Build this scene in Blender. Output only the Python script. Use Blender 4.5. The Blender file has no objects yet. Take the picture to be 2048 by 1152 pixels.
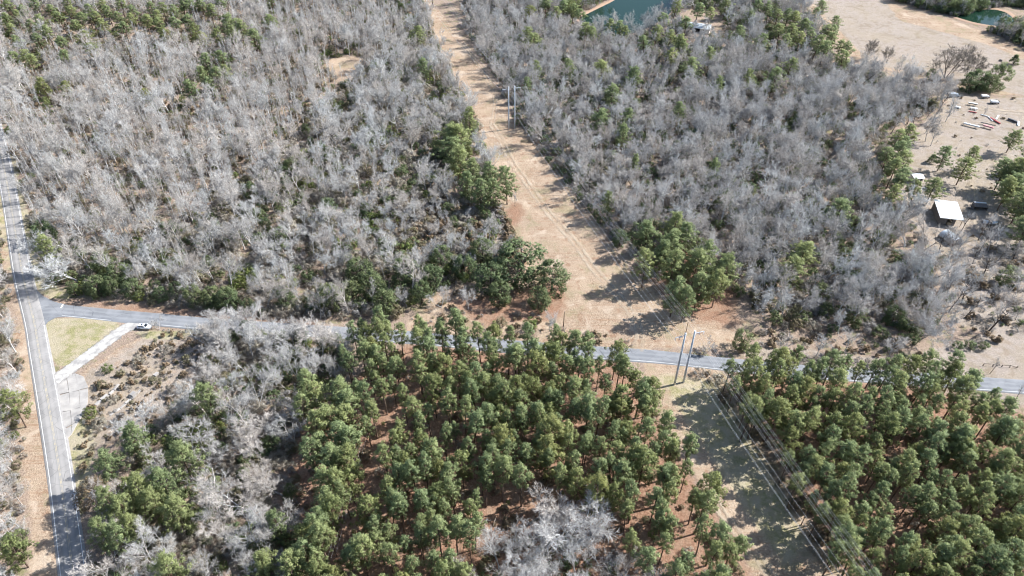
import bpy, bmesh, math, random
import numpy as np
from mathutils import Vector, Matrix

S = bpy.context.scene
R = math.radians
random.seed(7)
rng = np.random.default_rng(11)

# ------------------------------------------------------------------ camera
CAM_H, PITCH, FOC = 160.0, R(40.0), 1410.0      # metres above ground, tilt below horizon, focal length in px of a 2048 wide frame
cam_data = bpy.data.cameras.new("camera")
cam_data.sensor_width = 36.0
cam_data.lens = 36.0 * FOC / 2048.0
cam_data.clip_start = 1.0
cam_data.clip_end = 9000.0
cam = bpy.data.objects.new("camera", cam_data)
cam.location = (0, 0, CAM_H)
cam.rotation_euler = (R(90) - PITCH, 0, 0)
S.collection.objects.link(cam)
S.camera = cam

# ------------------------------------------------------------------ sky and sun
SUN_EL, SUN_AZ = R(40.0), R(16.0)               # the sun stands to the right (+x), a little beyond the scene
world = bpy.data.worlds.new("World")
S.world = world
world.use_nodes = True
wn = world.node_tree
sky = wn.nodes.new("ShaderNodeTexSky")
sky.sky_type = 'NISHITA'
sky.sun_disc = False
sky.sun_elevation = SUN_EL
sky.sun_rotation = R(90) - SUN_AZ
sky.altitude = 100
sky.air_density = 1.0
sky.dust_density = 0.8
sky.ozone_density = 1.2
wn.links.new(sky.outputs[0], wn.nodes["Background"].inputs[0])
wn.nodes["Background"].inputs[1].default_value = 0.105
sun_data = bpy.data.lights.new("sun", 'SUN')
sun_data.energy = 5.0
sun_data.angle = R(0.55)
sun_data.color = (1.0, 0.985, 0.965)
sun = bpy.data.objects.new("sun", sun_data)
sd = Vector((math.cos(SUN_EL) * math.cos(SUN_AZ), math.cos(SUN_EL) * math.sin(SUN_AZ), math.sin(SUN_EL)))
sun.rotation_euler = sd.to_track_quat('Z', 'Y').to_euler()
sun.location = sd * 400
S.collection.objects.link(sun)
S.view_settings.view_transform = 'Standard'
S.view_settings.look = 'None'
S.view_settings.gamma = 1.0
S.view_settings.use_curve_mapping = False
S.view_settings.exposure = 1.02
S.cycles.use_denoising = True
S.cycles.denoiser = "OPENIMAGEDENOISE"
S.cycles.denoising_input_passes = "RGB_ALBEDO_NORMAL"
S.cycles.filter_width = 1.15
S.cycles.max_bounces = 4
S.cycles.diffuse_bounces = 2
S.cycles.debug_use_spatial_splits = True
S.cycles.use_light_tree = False
S.cycles.use_adaptive_sampling = True
S.cycles.adaptive_threshold = 0.04
S.cycles.transmission_bounces = 3
S.cycles.transparent_max_bounces = 6
S.cycles.caustics_reflective = False
S.cycles.caustics_refractive = False

# ------------------------------------------------------------------ plan positions
ST, CT = math.sin(PITCH), math.cos(PITCH)
def G(px, py, z=0.0):
    """plan position of the point at height z seen at photo pixel (px, py)"""
    u = (px - 1024.0) / FOC; v = (576.0 - py) / FOC
    t = (CAM_H - z) / (ST - v * CT)
    return Vector((u * t, (CT + v * ST) * t, z))
def proj(X, Y, Z=0.0):
    d = Y * CT + (CAM_H - Z) * ST
    return 1024.0 + FOC * X / d, 576.0 - FOC * (Y * ST - (CAM_H - Z) * CT) / d
def inpoly(px, py, poly):
    px = np.asarray(px, float); py = np.asarray(py, float)
    ins = np.zeros(px.shape, bool)
    n = len(poly)
    for i in range(n):
        x0, y0 = poly[i]; x1, y1 = poly[(i + 1) % n]
        if y0 == y1: continue
        c = ((y0 > py) != (y1 > py)) & (px < (x1 - x0) * (py - y0) / (y1 - y0) + x0)
        ins ^= c
    return ins

# ------------------------------------------------------------------ materials
def mat(name, col=(0.5, 0.5, 0.5), rough=0.85, spec=0.2, metal=0.0):
    m = bpy.data.materials.new(name); m.use_nodes = True
    b = m.node_tree.nodes["Principled BSDF"]
    b.inputs["Base Color"].default_value = (*col, 1)
    b.inputs["Roughness"].default_value = rough
    b.inputs["Specular IOR Level"].default_value = spec
    b.inputs["Metallic"].default_value = metal
    return m
class NB:
    """small helper to write node trees"""
    def __init__(s, m):
        s.t = m.node_tree; s.b = s.t.nodes["Principled BSDF"]
    def n(s, typ, **kw):
        nd = s.t.nodes.new(typ)
        for k, v in kw.items(): setattr(nd, k, v)
        return nd
    def l(s, a, b): s.t.links.new(a, b)
    def noise(s, scale, detail=3, rough=0.55, vec=None, dist=0.0):
        nd = s.n("ShaderNodeTexNoise"); nd.inputs["Scale"].default_value = scale
        nd.inputs["Detail"].default_value = detail; nd.inputs["Roughness"].default_value = rough
        nd.inputs["Distortion"].default_value = dist
        if vec is not None: s.l(vec, nd.inputs["Vector"])
        return nd.outputs["Fac"]
    def geo(s): return s.n("ShaderNodeNewGeometry").outputs["Position"]
    def mp(s, vec, scale=(1, 1, 1), rot=(0, 0, 0)):
        nd = s.n("ShaderNodeMapping"); nd.inputs["Scale"].default_value = scale; nd.inputs["Rotation"].default_value = rot
        s.l(vec, nd.inputs["Vector"]); return nd.outputs[0]
    def math(s, op, a, b=None, clamp=False):
        nd = s.n("ShaderNodeMath", operation=op, use_clamp=clamp)
        for i, x in enumerate((a, b)):
            if x is None: continue
            if isinstance(x, (int, float)): nd.inputs[i].default_value = x
            else: s.l(x, nd.inputs[i])
        return nd.outputs[0]
    def ss(s, x, lo, hi):
        nd = s.n("ShaderNodeMapRange", interpolation_type='SMOOTHSTEP'); s.l(x, nd.inputs[0])
        nd.inputs[1].default_value = lo; nd.inputs[2].default_value = hi; return nd.outputs[0]
    def rng(s, x, a, b, c, d):
        nd = s.n("ShaderNodeMapRange"); s.l(x, nd.inputs[0])
        for i, v in enumerate((a, b, c, d)): nd.inputs[i + 1].default_value = v
        return nd.outputs[0]
    def mix(s, f, a, b, mode='MIX'):
        nd = s.n("ShaderNodeMix", data_type='RGBA', blend_type=mode)
        for i, x in ((0, f), (6, a), (7, b)):
            if isinstance(x, (int, float)): nd.inputs[i].default_value = x
            elif isinstance(x, tuple): nd.inputs[i].default_value = (*x, 1)
            else: s.l(x, nd.inputs[i])
        return nd.outputs[2]
    def ramp(s, x, stops):
        nd = s.n("ShaderNodeValToRGB"); e = nd.color_ramp.elements
        e[0].position, e[0].color = stops[0][0], (*stops[0][1], 1)
        e[1].position, e[1].color = stops[1][0], (*stops[1][1], 1)
        for p, c in stops[2:]:
            q = e.new(p); q.color = (*c, 1)
        s.l(x, nd.inputs[0]); return nd.outputs[0]
    def bump(s, h, strength=0.4, dist=0.1):
        nd = s.n("ShaderNodeBump"); nd.inputs["Strength"].default_value = strength; nd.inputs["Distance"].default_value = dist
        s.l(h, nd.inputs["Height"]); s.l(nd.outputs[0], s.b.inputs["Normal"])
    def col(s, c): s.l(c, s.b.inputs["Base Color"])

M = {}
def bark(name, lo, hi):
    m = mat(name, hi, 0.9, 0.1); k = NB(m)
    r = k.n("ShaderNodeObjectInfo").outputs["Random"]
    n = k.noise(0.9, 2, vec=k.geo())
    c = k.mix(r, lo, hi)
    r2 = k.math('FRACT', k.math('MULTIPLY', r, 7.31))                     # some trees tan, some pinkish, some lichen grey
    c = k.mix(k.math('MULTIPLY', k.ss(r2, 0.45, 0.8), 0.4), c, k.mix(1.0, c, (1.02, 0.88, 0.76), 'MULTIPLY'))
    c = k.mix(k.math('MULTIPLY', k.ss(r2, 0.3, 0.0), 0.5), c, k.mix(1.0, c, (0.94, 1.0, 1.03), 'MULTIPLY'))
    k.col(k.mix(k.ss(n, 0.35, 0.7), k.mix(0.35, c, (0.10, 0.09, 0.08)), c))
    M[name] = m
bark('bark_pale', (0.46, 0.44, 0.415), (0.69, 0.67, 0.645))
bark('bark_grey', (0.43, 0.418, 0.405), (0.67, 0.66, 0.645))
bark('bark_brown', (0.32, 0.26, 0.205), (0.52, 0.455, 0.38))
bark('bark_dark', (0.045, 0.036, 0.03), (0.10, 0.08, 0.065))
bark('bark_pine', (0.11, 0.07, 0.05), (0.20, 0.14, 0.105))

def leaf(name, lo, hi, tipmix=(0.2, 0.2, 0.08), transl=0.25, rough=0.6):
    """foliage: colour varies from tree to tree and from tuft to tuft"""
    m = mat(name, hi, rough, 0.25); k = NB(m)
    r = k.n("ShaderNodeObjectInfo").outputs["Random"]
    a = k.n("ShaderNodeAttribute", attribute_name="tint").outputs["Fac"]
    c = k.mix(a, lo, hi)
    c = k.mix(k.math('MULTIPLY', k.math('POWER', r, 1.6), 0.7), c, tipmix)
    k.col(c)
    # needles and leaves spray outwards: shade each tuft partly by the side of the clump it sits on
    an = k.n("ShaderNodeAttribute", attribute_name="spray"); vt = k.n("ShaderNodeVectorTransform", vector_type='NORMAL', convert_from='OBJECT', convert_to='WORLD')
    k.l(an.outputs["Vector"], vt.inputs[0]); ng = k.n("ShaderNodeNewGeometry")
    vm = k.n("ShaderNodeMix", data_type='VECTOR'); vm.inputs[0].default_value = 0.75
    k.l(ng.outputs["Normal"], vm.inputs[4]); k.l(vt.outputs[0], vm.inputs[5])
    vn = k.n("ShaderNodeVectorMath", operation='NORMALIZE'); k.l(vm.outputs[1], vn.inputs[0]); k.l(vn.outputs[0], k.b.inputs["Normal"])
    tr = k.n("ShaderNodeBsdfTranslucent"); k.l(c, tr.inputs[0])
    mx = k.n("ShaderNodeMixShader"); mx.inputs[0].default_value = transl
    k.l(k.b.outputs[0], mx.inputs[1]); k.l(tr.outputs[0], mx.inputs[2])
    k.l(mx.outputs[0], k.t.nodes["Material Output"].inputs[0])
    M[name] = m
leaf('needles', (0.158, 0.215, 0.104), (0.395, 0.465, 0.225), (0.420, 0.440, 0.180), .42)
leaf('needles_yellow', (0.16, 0.20, 0.08), (0.36, 0.40, 0.165), (0.37, 0.37, 0.14), .42)
leaf('leaf_dark', (0.085, 0.128, 0.066), (0.225, 0.290, 0.135), (0.26, 0.285, 0.13), .38)
leaf('leaf_olive', (0.15, 0.15, 0.08), (0.32, 0.305, 0.18), (0.32, 0.265, 0.17), .35)
leaf('leaf_bright', (0.10, 0.15, 0.045), (0.26, 0.32, 0.10), (0.27, 0.29, 0.09), .35)
leaf('leaf_tan', (0.15, 0.115, 0.07), (0.31, 0.25, 0.16), (0.28, 0.2, 0.12))
leaf('leaf_straw', (0.27, 0.20, 0.125), (0.44, 0.345, 0.23), (0.34, 0.24, 0.15))

# ------------------------------------------------------------------ mesh helpers
COL = S.collection
def mesh_from(name, verts, faces, m=None, smooth=False, tint=None):
    me = bpy.data.meshes.new(name)
    me.from_pydata(verts, [], faces)
    if m is not None: me.materials.append(m)
    if smooth: me.polygons.foreach_set("use_smooth", [True] * len(me.polygons))
    if tint is not None:
        at = me.attributes.new("tint", 'FLOAT', 'POINT'); at.data.foreach_set("value", np.asarray(tint, np.float32))
    me.update()
    return me
def mesh_fast(name, V, F, m, tint=None, smooth=False, spray=None):
    """V (n,3), F (m,k) numpy"""
    V = np.asarray(V, np.float32); F = np.asarray(F, np.int32); k = F.shape[1]
    me = bpy.data.meshes.new(name)
    me.vertices.add(len(V)); me.vertices.foreach_set("co", V.ravel())
    me.loops.add(F.size); me.loops.foreach_set("vertex_index", F.ravel())
    me.polygons.add(len(F)); me.polygons.foreach_set("loop_start", np.arange(0, F.size, k, dtype=np.int32))
    if smooth: me.polygons.foreach_set("use_smooth", np.ones(len(F), bool))
    if tint is not None:
        at = me.attributes.new("tint", 'FLOAT', 'POINT'); at.data.foreach_set("value", np.asarray(tint, np.float32))
    if spray is not None:
        at = me.attributes.new("spray", 'FLOAT_VECTOR', 'POINT'); at.data.foreach_set("vector", np.asarray(spray, np.float32).ravel())
    me.update(calc_edges=True); me.validate()
    me.materials.append(m)
    return me
def link(name, me, parent=None, loc=None):
    o = bpy.data.objects.new(name, me); COL.objects.link(o)
    if parent is not None: o.parent = parent
    if loc is not None: o.location = loc
    return o
def empty(name, loc, rz=0.0, scale=(1, 1, 1)):
    o = bpy.data.objects.new(name, None); COL.objects.link(o)
    o.empty_display_size = 0.5; o.location = loc; o.rotation_euler = (0, 0, rz); o.scale = scale
    return o
def tag(o, label=None, cat=None, group=None, kind=None):
    if label: o["label"] = label
    if cat: o["category"] = cat
    if group: o["group"] = group
    if kind: o["kind"] = kind
    return o
class MB:
    """collects boxes, tubes and loose faces into one mesh"""
    def __init__(s): s.v = []; s.f = []
    def quadbox(s, pts):
        """8 corner points: 4 bottom, 4 top, same order"""
        b = len(s.v); s.v += [tuple(p) for p in pts]
        s.f += [(b + 3, b + 2, b + 1, b), (b + 4, b + 5, b + 6, b + 7), (b, b + 1, b + 5, b + 4), (b + 1, b + 2, b + 6, b + 5), (b + 2, b + 3, b + 7, b + 6), (b + 3, b, b + 4, b + 7)]
        return s
    def box(s, x0, x1, y0, y1, z0, z1):
        return s.quadbox([(x0, y0, z0), (x1, y0, z0), (x1, y1, z0), (x0, y1, z0), (x0, y0, z1), (x1, y0, z1), (x1, y1, z1), (x0, y1, z1)])
    def tube(s, pts, radii, n=6, cap=True):
        pts = [Vector(p) for p in pts]; b = len(s.v)
        for i, p in enumerate(pts):
            d = (pts[min(i + 1, len(pts) - 1)] - pts[max(i - 1, 0)]).normalized()
            a = d.orthogonal().normalized() if i == 0 else (a - d * a.dot(d)).normalized()
            c = d.cross(a); r = radii[i] if isinstance(radii, (list, tuple)) else radii
            for k in range(n):
                t = 2 * math.pi * k / n
                s.v.append(tuple(p + (a * math.cos(t) + c * math.sin(t)) * r))
        for i in range(len(pts) - 1):
            for k in range(n):
                s.f.append((b + i * n + k, b + i * n + (k + 1) % n, b + (i + 1) * n + (k + 1) % n, b + (i + 1) * n + k))
        if cap:
            s.f.append(tuple(b + k for k in reversed(range(n)))); e = b + (len(pts) - 1) * n
            s.f.append(tuple(e + k for k in range(n)))
        return s
    def build(s, name, m, parent=None, loc=None, smooth=False, bevel=0.0):
        me = mesh_from(name, s.v, s.f, m, smooth)
        if bevel > 0:
            bm = bmesh.new(); bm.from_mesh(me)
            bmesh.ops.bevel(bm, geom=bm.edges[:], offset=bevel, segments=1, affect='EDGES', clamp_overlap=True)
            bm.to_mesh(me); bm.free()
        return link(name, me, parent, loc)

leaf('twigs_brown', (0.33, 0.285, 0.235), (0.54, 0.485, 0.415), (0.50, 0.47, 0.37), .2, .9)
leaf('twigs_grey', (0.28, 0.27, 0.26), (0.50, 0.485, 0.47), (0.46, 0.41, 0.37), .2, .9)
# ================================================================== setting: ground, water, roads
ROW_UP = [(800, -60), (915, 60), (990, 180), (1040, 250), (1130, 370), (1250, 520), (1320, 600), (1480, 640), (1520, 650), (1480, 700), (1300, 696),
          (1130, 680), (1080, 640), (1060, 560), (1030, 500), (1010, 420), (985, 350), (950, 300), (905, 240), (870, 180), (820, 90), (790, 20), (770, -60)]
ROW_LOW = [(1280, 715), (1440, 735), (1480, 790), (1530, 870), (1600, 1000), (1690, 1160), (1800, 1360), (1640, 1360), (1560, 1240), (1490, 1120), (1400, 960), (1330, 850), (1290, 770)]
NORTH_OPEN = [(800, 690), (820, 640), (850, 600), (940, 575), (1050, 620), (1130, 650), (1300, 690), (1300, 710), (950, 685)]
EAST_VERGE = [(1440, 700), (1500, 690), (1640, 700), (1760, 715), (1850, 700), (1980, 670), (2120, 640), (2200, 700), (2200, 800), (2048, 775), (1840, 750), (1600, 732)]
YARD = [(1905, 640), (1880, 560), (1860, 480), (1800, 420), (1800, 350), (1790, 300), (1850, 240), (1900, 200), (1820, 170), (1700, 140), (1760, 145), (1880, 185), (1980, 195), (2048, 195), (2250, 210), (2250, 660), (2000, 680)]
FIELD = [(1690, 110), (1650, 40), (1580, -20), (1540, -80), (1720, -60), (1800, 15), (1900, 38), (1985, 70), (2060, 110), (2260, 150), (2250, 210), (2048, 190), (1900, 185), (1820, 150), (1740, 130)]
TRIANGLE = [(92, 640), (112, 632), (235, 640), (240, 660), (190, 700), (132, 735), (110, 728), (98, 700), (88, 655)]
BRUSHLOT = [(150, 750), (300, 660), (420, 655), (430, 690), (380, 780), (300, 850), (230, 880), (160, 950), (140, 900), (160, 850)]
VERGE_L = [(-40, 200), (0, 380), (20, 500), (48, 640), (58, 700), (75, 800), (97, 950), (120, 1150), (140, 1330), (80, 1330), (62, 1150), (58, 1000), (40, 880), (35, 760), (28, 640), (0, 520), (-60, 380)]
VERGE_R = [(14, 295), (33, 396), (52, 500), (64, 560), (85, 590), (140, 603), (140, 590), (95, 560), (75, 500), (55, 420), (30, 310)]
VERGE_R2 = [(128, 850), (180, 830), (190, 900), (180, 960), (160, 1080), (175, 1180), (140, 960)]
NORTH_STRAW = [(100, 595), (200, 600), (420, 620), (640, 640), (640, 655), (300, 630), (110, 608)]  # strip along the far side of the side road, coloured as straw
SMALL_CLEAR = [(655, 115), (720, 112), (722, 150), (690, 165), (650, 140)]
PLANT_C = [(680, 770), (800, 690), (860, 690), (1250, 722), (1340, 870), (1410, 985), (1480, 1110), (1640, 1360), (480, 1360), (560, 1000), (600, 850)]
PLANT_R = [(1450, 745), (1620, 750), (1840, 775), (2060, 830), (2260, 900), (2260, 1380), (1800, 1360), (1690, 1160), (1600, 1000), (1530, 870)]

def grid_axis(core0, core1, step, far):
    core = np.arange(core0, core1 + 0.01, step)
    lo = core0 - np.array([4, 12, 40, 120, 400, 1200, far]); hi = core1 + np.array([4, 12, 40, 120, 400, 1200, far])
    return np.concatenate([lo[::-1], core, hi])
gx = grid_axis(-440, 440, 2.0, 4000); gy = grid_axis(30, 640, 2.0, 6000)
GX, GY = np.meshgrid(gx, gy)
vis = (GY > 5) & (GY < 900)
PX, PY = proj(GX, np.where(vis, GY, 2000.0))
def mask(polys, blur=1):
    a = np.zeros(GX.shape)
    for p in polys: a = np.maximum(a, inpoly(PX, PY, p).astype(float))
    a[~vis] = 0
    for _ in range(blur):
        p = np.pad(a, 1, mode='edge')
        a = (p[:-2, 1:-1] + p[2:, 1:-1] + p[1:-1, :-2] + p[1:-1, 2:] + 2 * p[1:-1, 1:-1]) / 6
    return a
m_dry = mask([ROW_UP, ROW_LOW, NORTH_OPEN, EAST_VERGE, YARD, FIELD, BRUSHLOT, VERGE_L, SMALL_CLEAR], 2)
m_green = mask([TRIANGLE, VERGE_R, VERGE_R2, [(-20, 380), (2, 380), (22, 500), (58, 700), (70, 780), (52, 700), (30, 600)], [(250, 660), (420, 655), (400, 670), (290, 680)]], 1)
m_green = np.maximum(m_green, .62 * mask([[(1290, 740), (1440, 750), (1520, 880), (1640, 1100), (1560, 1150), (1440, 960), (1340, 810)]], 3))
m_sand = mask([YARD, [(1560, -60), (1720, -60), (1800, 40), (1980, 90), (2100, 140), (2250, 210), (2048, 190), (1750, 130)], EAST_VERGE, [(115, 740), (170, 760), (170, 840), (130, 850)], [(1990, 770), (2060, 775), (2060, 815), (1985, 800)]], 2)
m_sand = np.maximum(m_sand, .6 * mask([BRUSHLOT], 2))
m_straw = mask([PLANT_C, PLANT_R, [(880, 600), (1130, 560), (1130, 640), (960, 650)], [(1260, 520), (1330, 600), (1480, 630), (1470, 560), (1340, 470)], NORTH_STRAW,
                [(1370, 605), (1500, 640), (1480, 660), (1380, 640)], [(1020, 400), (1050, 400), (1040, 470), (1000, 440)]], 4) * 0.92
V = np.stack([GX, GY, np.zeros(GX.shape)], -1).reshape(-1, 3)
ny, nx = GX.shape
ii = np.arange(ny * nx).reshape(ny, nx)
F = np.stack([ii[:-1, :-1], ii[:-1, 1:], ii[1:, 1:], ii[1:, :-1]], -1).reshape(-1, 4)
# a little swell in the open ground, none near the roads
und = (np.sin(GX * 0.061 + 1.3) * np.cos(GY * 0.053) + 0.5 * np.sin(GX * 0.17 + GY * 0.11)) * 0.10
V[:, 2] = -0.16 + und.reshape(-1)
mg = mat('ground_soil', rough=0.95, spec=0.05); k = NB(mg)
pos = k.geo()
at = k.n("ShaderNodeAttribute", attribute_name="zones"); sep = k.n("ShaderNodeSeparateColor"); k.l(at.outputs["Color"], sep.inputs[0])
n_big = k.noise(0.045, 4, vec=pos); n_mid = k.noise(0.32, 4, 0.6, vec=pos); n_fine = k.noise(2.2, 4, 0.65, vec=pos); n_grit = k.noise(7.0, 2, 0.7, vec=pos)
def edge(ch, amt=0.55, lo=0.36, hi=0.64):
    j = k.math('MULTIPLY', k.math('SUBTRACT', n_mid, 0.5), amt)
    return k.ss(k.math('ADD', ch, j), lo, hi)
litter = k.ramp(n_fine, [(0.3, (0.20, 0.155, 0.12)), (0.72, (0.42, 0.345, 0.275)), (0.5, (0.31, 0.25, 0.195))])
litter = k.mix(k.ss(n_mid, 0.5, 0.68), litter, (0.22, 0.215, 0.12))
straw = k.ramp(n_fine, [(0.28, (0.185, 0.105, 0.07)), (0.75, (0.45, 0.315, 0.225)), (0.52, (0.335, 0.215, 0.145))])
straw = k.mix(k.math('MULTIPLY', k.ss(n_mid, 0.45, 0.65), 0.6), straw, (0.37, 0.285, 0.205))
dry = k.ramp(n_fine, [(0.28, (0.19, 0.14, 0.095)), (0.70, (0.48, 0.40, 0.30)), (0.48, (0.35, 0.28, 0.205))])
row_n = k.noise(1.0, 3, 0.6, vec=k.mp(pos, (0.07, 1.5, 1), (0, 0, R(-8))))
dry = k.mix(k.math('MULTIPLY', k.ss(row_n, 0.46, 0.66), 0.55), dry, (0.30, 0.195, 0.125))
dry = k.mix(k.math('MULTIPLY', k.ss(n_big, 0.42, 0.66), 0.6), dry, (0.46, 0.375, 0.275))
dry = k.mix(k.math('MULTIPLY', k.ss(n_mid, 0.53, 0.68), 0.75), dry, (0.27, 0.175, 0.115))
n_pat = k.noise(0.11, 5, 0.65, vec=pos, dist=0.6)
dry = k.mix(k.math('MULTIPLY', k.ss(n_pat, 0.52, 0.66), 0.55), dry, (0.26, 0.245, 0.145))
dry = k.mix(k.math('MULTIPLY', k.ss(n_pat, 0.46, 0.34), 0.6), dry, (0.52, 0.45, 0.355))
green = k.ramp(n_fine, [(0.3, (0.19, 0.215, 0.085)), (0.7, (0.35, 0.345, 0.17))])
green = k.mix(k.ss(n_mid, 0.42, 0.6), green, (0.41, 0.37, 0.255))
green = k.mix(k.math('MULTIPLY', k.ss(n_pat, 0.42, 0.62), 0.7), green, (0.43, 0.40, 0.30))
sand = k.ramp(n_fine, [(0.3, (0.255, 0.235, 0.207)), (0.75, (0.435, 0.405, 0.362))])
sand = k.mix(k.math('MULTIPLY', k.ss(n_mid, 0.45, 0.65), 0.7), sand, (0.28, 0.245, 0.185))
sand = k.mix(k.math('MULTIPLY', k.ss(k.noise(0.11, 5, 0.65, vec=pos, dist=0.6), 0.52, 0.66), 0.6), sand, (0.23, 0.19, 0.135))
sand = k.mix(k.math('MULTIPLY', k.ss(n_big, 0.45, 0.65), 0.5), sand, (0.30, 0.27, 0.205))
c = k.mix(edge(sep.outputs[0], 0.7), litter, dry)
c = k.mix(edge(at.outputs["Alpha"], 1.1, .25, .8), c, k.mix(1.0, straw, (0.88, 0.86, 0.86), 'MULTIPLY'))
c = k.mix(k.math('MULTIPLY', edge(sep.outputs[2], 0.8), 0.8), c, sand)
c = k.mix(k.math('MULTIPLY', edge(sep.outputs[1], 0.5), 0.85), c, green)
c = k.mix(k.math('MULTIPLY', k.ss(n_grit, 0.55, 0.8), 0.35), c, (0.10, 0.075, 0.055))
k.col(k.mix(1.0, c, (0.95, 0.90, 0.89), 'MULTIPLY'))
k.bump(k.math('ADD', n_fine, k.math('MULTIPLY', n_grit, 0.5)), 0.9, 0.25)
me = mesh_fast('ground', V, F, mg)
za = me.color_attributes.new("zones", 'FLOAT_COLOR', 'POINT')
za.data.foreach_set("color", np.stack([m_dry, m_green, m_sand, m_straw], -1).astype(np.float32).ravel())
tag(link('ground', me), kind='structure')

def poly_obj(name, pts, z, m, kind='structure'):
    bm = bmesh.new()
    vs = [bm.verts.new((p[0], p[1], z)) for p in pts]
    f = bm.faces.new(vs)
    bmesh.ops.recalc_face_normals(bm, faces=bm.faces[:])
    if bm.faces[:][0].normal.z < 0: bmesh.ops.reverse_faces(bm, faces=bm.faces[:])
    bmesh.ops.triangulate(bm, faces=bm.faces[:])
    me = bpy.data.meshes.new(name); bm.to_mesh(me); bm.free(); me.materials.append(m)
    o = link(name, me)
    if kind: o["kind"] = kind
    return o
def smooth_line(pts, step=2.0):
    """Catmull-Rom through plan points"""
    P = [Vector((p[0], p[1], 0)) for p in pts]; P = [P[0] * 2 - P[1]] + P + [P[-1] * 2 - P[-2]]
    out = []
    for i in range(1, len(P) - 2):
        n = max(2, int((P[i + 1] - P[i]).length / step))
        for j in range(n):
            t = j / n; a, b, c, d = P[i - 1], P[i], P[i + 1], P[i + 2]
            out.append(0.5 * ((2 * b) + (c - a) * t + (2 * a - 5 * b + 4 * c - d) * t * t + (3 * b - a - 3 * c + d) * t ** 3))
    out.append(P[-2]); return out
def ribbon_mesh(name, line, offs, z, m, skirt=0.0):
    """strip along a line; offs = lateral offsets (left negative); uv: u across, v along in metres"""
    n = len(line); V = []; UV = []; F = []; L = 0
    w = len(offs)
    for i, p in enumerate(line):
        d = (line[min(i + 1, n - 1)] - line[max(i - 1, 0)]).normalized(); nr = Vector((d.y, -d.x, 0))
        if i: L += (p - line[i - 1]).length
        for j, o in enumerate(offs):
            zz = z - (skirt if skirt and j in (0, w - 1) else 0)
            q = p + nr * o; V.append((q.x, q.y, zz)); UV.append((j / (w - 1), L))
    for i in range(n - 1):
        for j in range(w - 1):
            a = i * w + j; F.append((a, a + 1, a + w + 1, a + w))
    me = mesh_fast(name, V, F, m)
    uv = me.uv_layers.new(name="UVMap")
    li = np.zeros(len(me.loops), np.int32); me.loops.foreach_get("vertex_index", li)
    uv.data.foreach_set("uv", np.asarray(UV, np.float32)[li].ravel())
    return me
# --- asphalt
def asphalt(name, a, b, worn):
    m = mat(name, a, 0.9, 0.15); k = NB(m); pos = k.geo()
    n1 = k.noise(0.25, 4, vec=pos); n2 = k.noise(9, 3, 0.7, vec=pos)
    uv = k.n("ShaderNodeSeparateXYZ"); tc = k.n("ShaderNodeTexCoord"); k.l(tc.outputs["UV"], uv.inputs[0])
    c = k.mix(k.ss(n1, 0.35, 0.7), a, b)
    c = k.mix(k.math('MULTIPLY', n2, 0.3), c, (0.13, 0.13, 0.13))
    # two paler wheel paths in each lane
    wv = k.math('ABSOLUTE', k.math('SINE', k.math('MULTIPLY', uv.outputs[0], 4 * math.pi)))
    c = k.mix(k.math('MULTIPLY', k.ss(wv, 0.55, 1.0), 0.35), c, worn)
    cr = k.n("ShaderNodeTexVoronoi", feature='DISTANCE_TO_EDGE'); cr.inputs["Scale"].default_value = 0.22
    k.l(pos, cr.inputs["Vector"])
    c = k.mix(k.math('MULTIPLY', k.ss(cr.outputs["Distance"], 0.012, 0.0), 0.5), c, (0.06, 0.06, 0.065))
    k.col(c); k.bump(n2, 0.3, 0.02); M[name] = m
asphalt('asphalt', (0.255, 0.246, 0.238), (0.32, 0.308, 0.296), (0.375, 0.358, 0.338))
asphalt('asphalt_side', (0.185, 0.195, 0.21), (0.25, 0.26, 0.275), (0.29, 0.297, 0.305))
mw = mat('paint_white', (0.78, 0.78, 0.76), 0.7); k = NB(mw); nn = k.noise(3.0, 4, 0.7, vec=k.geo())
k.col(k.mix(k.ss(nn, 0.45, 0.75), (0.70, 0.70, 0.68), (0.42, 0.42, 0.42)))
my = mat('paint_yellow', (0.6, 0.45, 0.15), 0.7); k = NB(my); nn = k.noise(1.2, 4, 0.7, vec=k.geo())
k.col(k.mix(k.ss(nn, 0.4, 0.62), (0.50, 0.42, 0.26), (0.31, 0.305, 0.295)))
main_px = [(-40, 80), (-28, 160), (-14, 240), (3, 310), (19.5, 396), (36.7, 500), (47.5, 560), (67.5, 640), (78, 700), (95.7, 800), (118, 935), (132, 1040), (146, 1150), (160, 1270), (172, 1380)]
main_line = smooth_line([G(*p) for p in main_px])
HW = 2.55
tag(link('main_road', ribbon_mesh('main_road', main_line, [-HW - .75, -HW - .35, -HW * .5, 0, HW * .5, HW + .35, HW + .75], 0.02, M['asphalt'], 0.25)), kind='structure')
side_px = [(40, 618), (75, 622), (110, 620), (160, 624), (230, 631), (300, 637), (420, 648), (600, 660), (800, 673), (960, 687), (1130, 701), (1300, 712), (1440, 727), (1600, 742), (1840, 758), (1960, 767), (2048, 773), (2200, 783), (2400, 797)]
side_line = smooth_line([G(*p) for p in side_px])
SW = 2.45
cut = [p for p in side_line if proj(p.x, p.y)[0] > 58]
tag(link('side_road', ribbon_mesh('side_road', cut, [-SW - .6, -SW - .3, -SW * .5, 0, SW * .5, SW + .3, SW + .6], 0.010, M['asphalt_side'], 0.22)), kind='structure')
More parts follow.
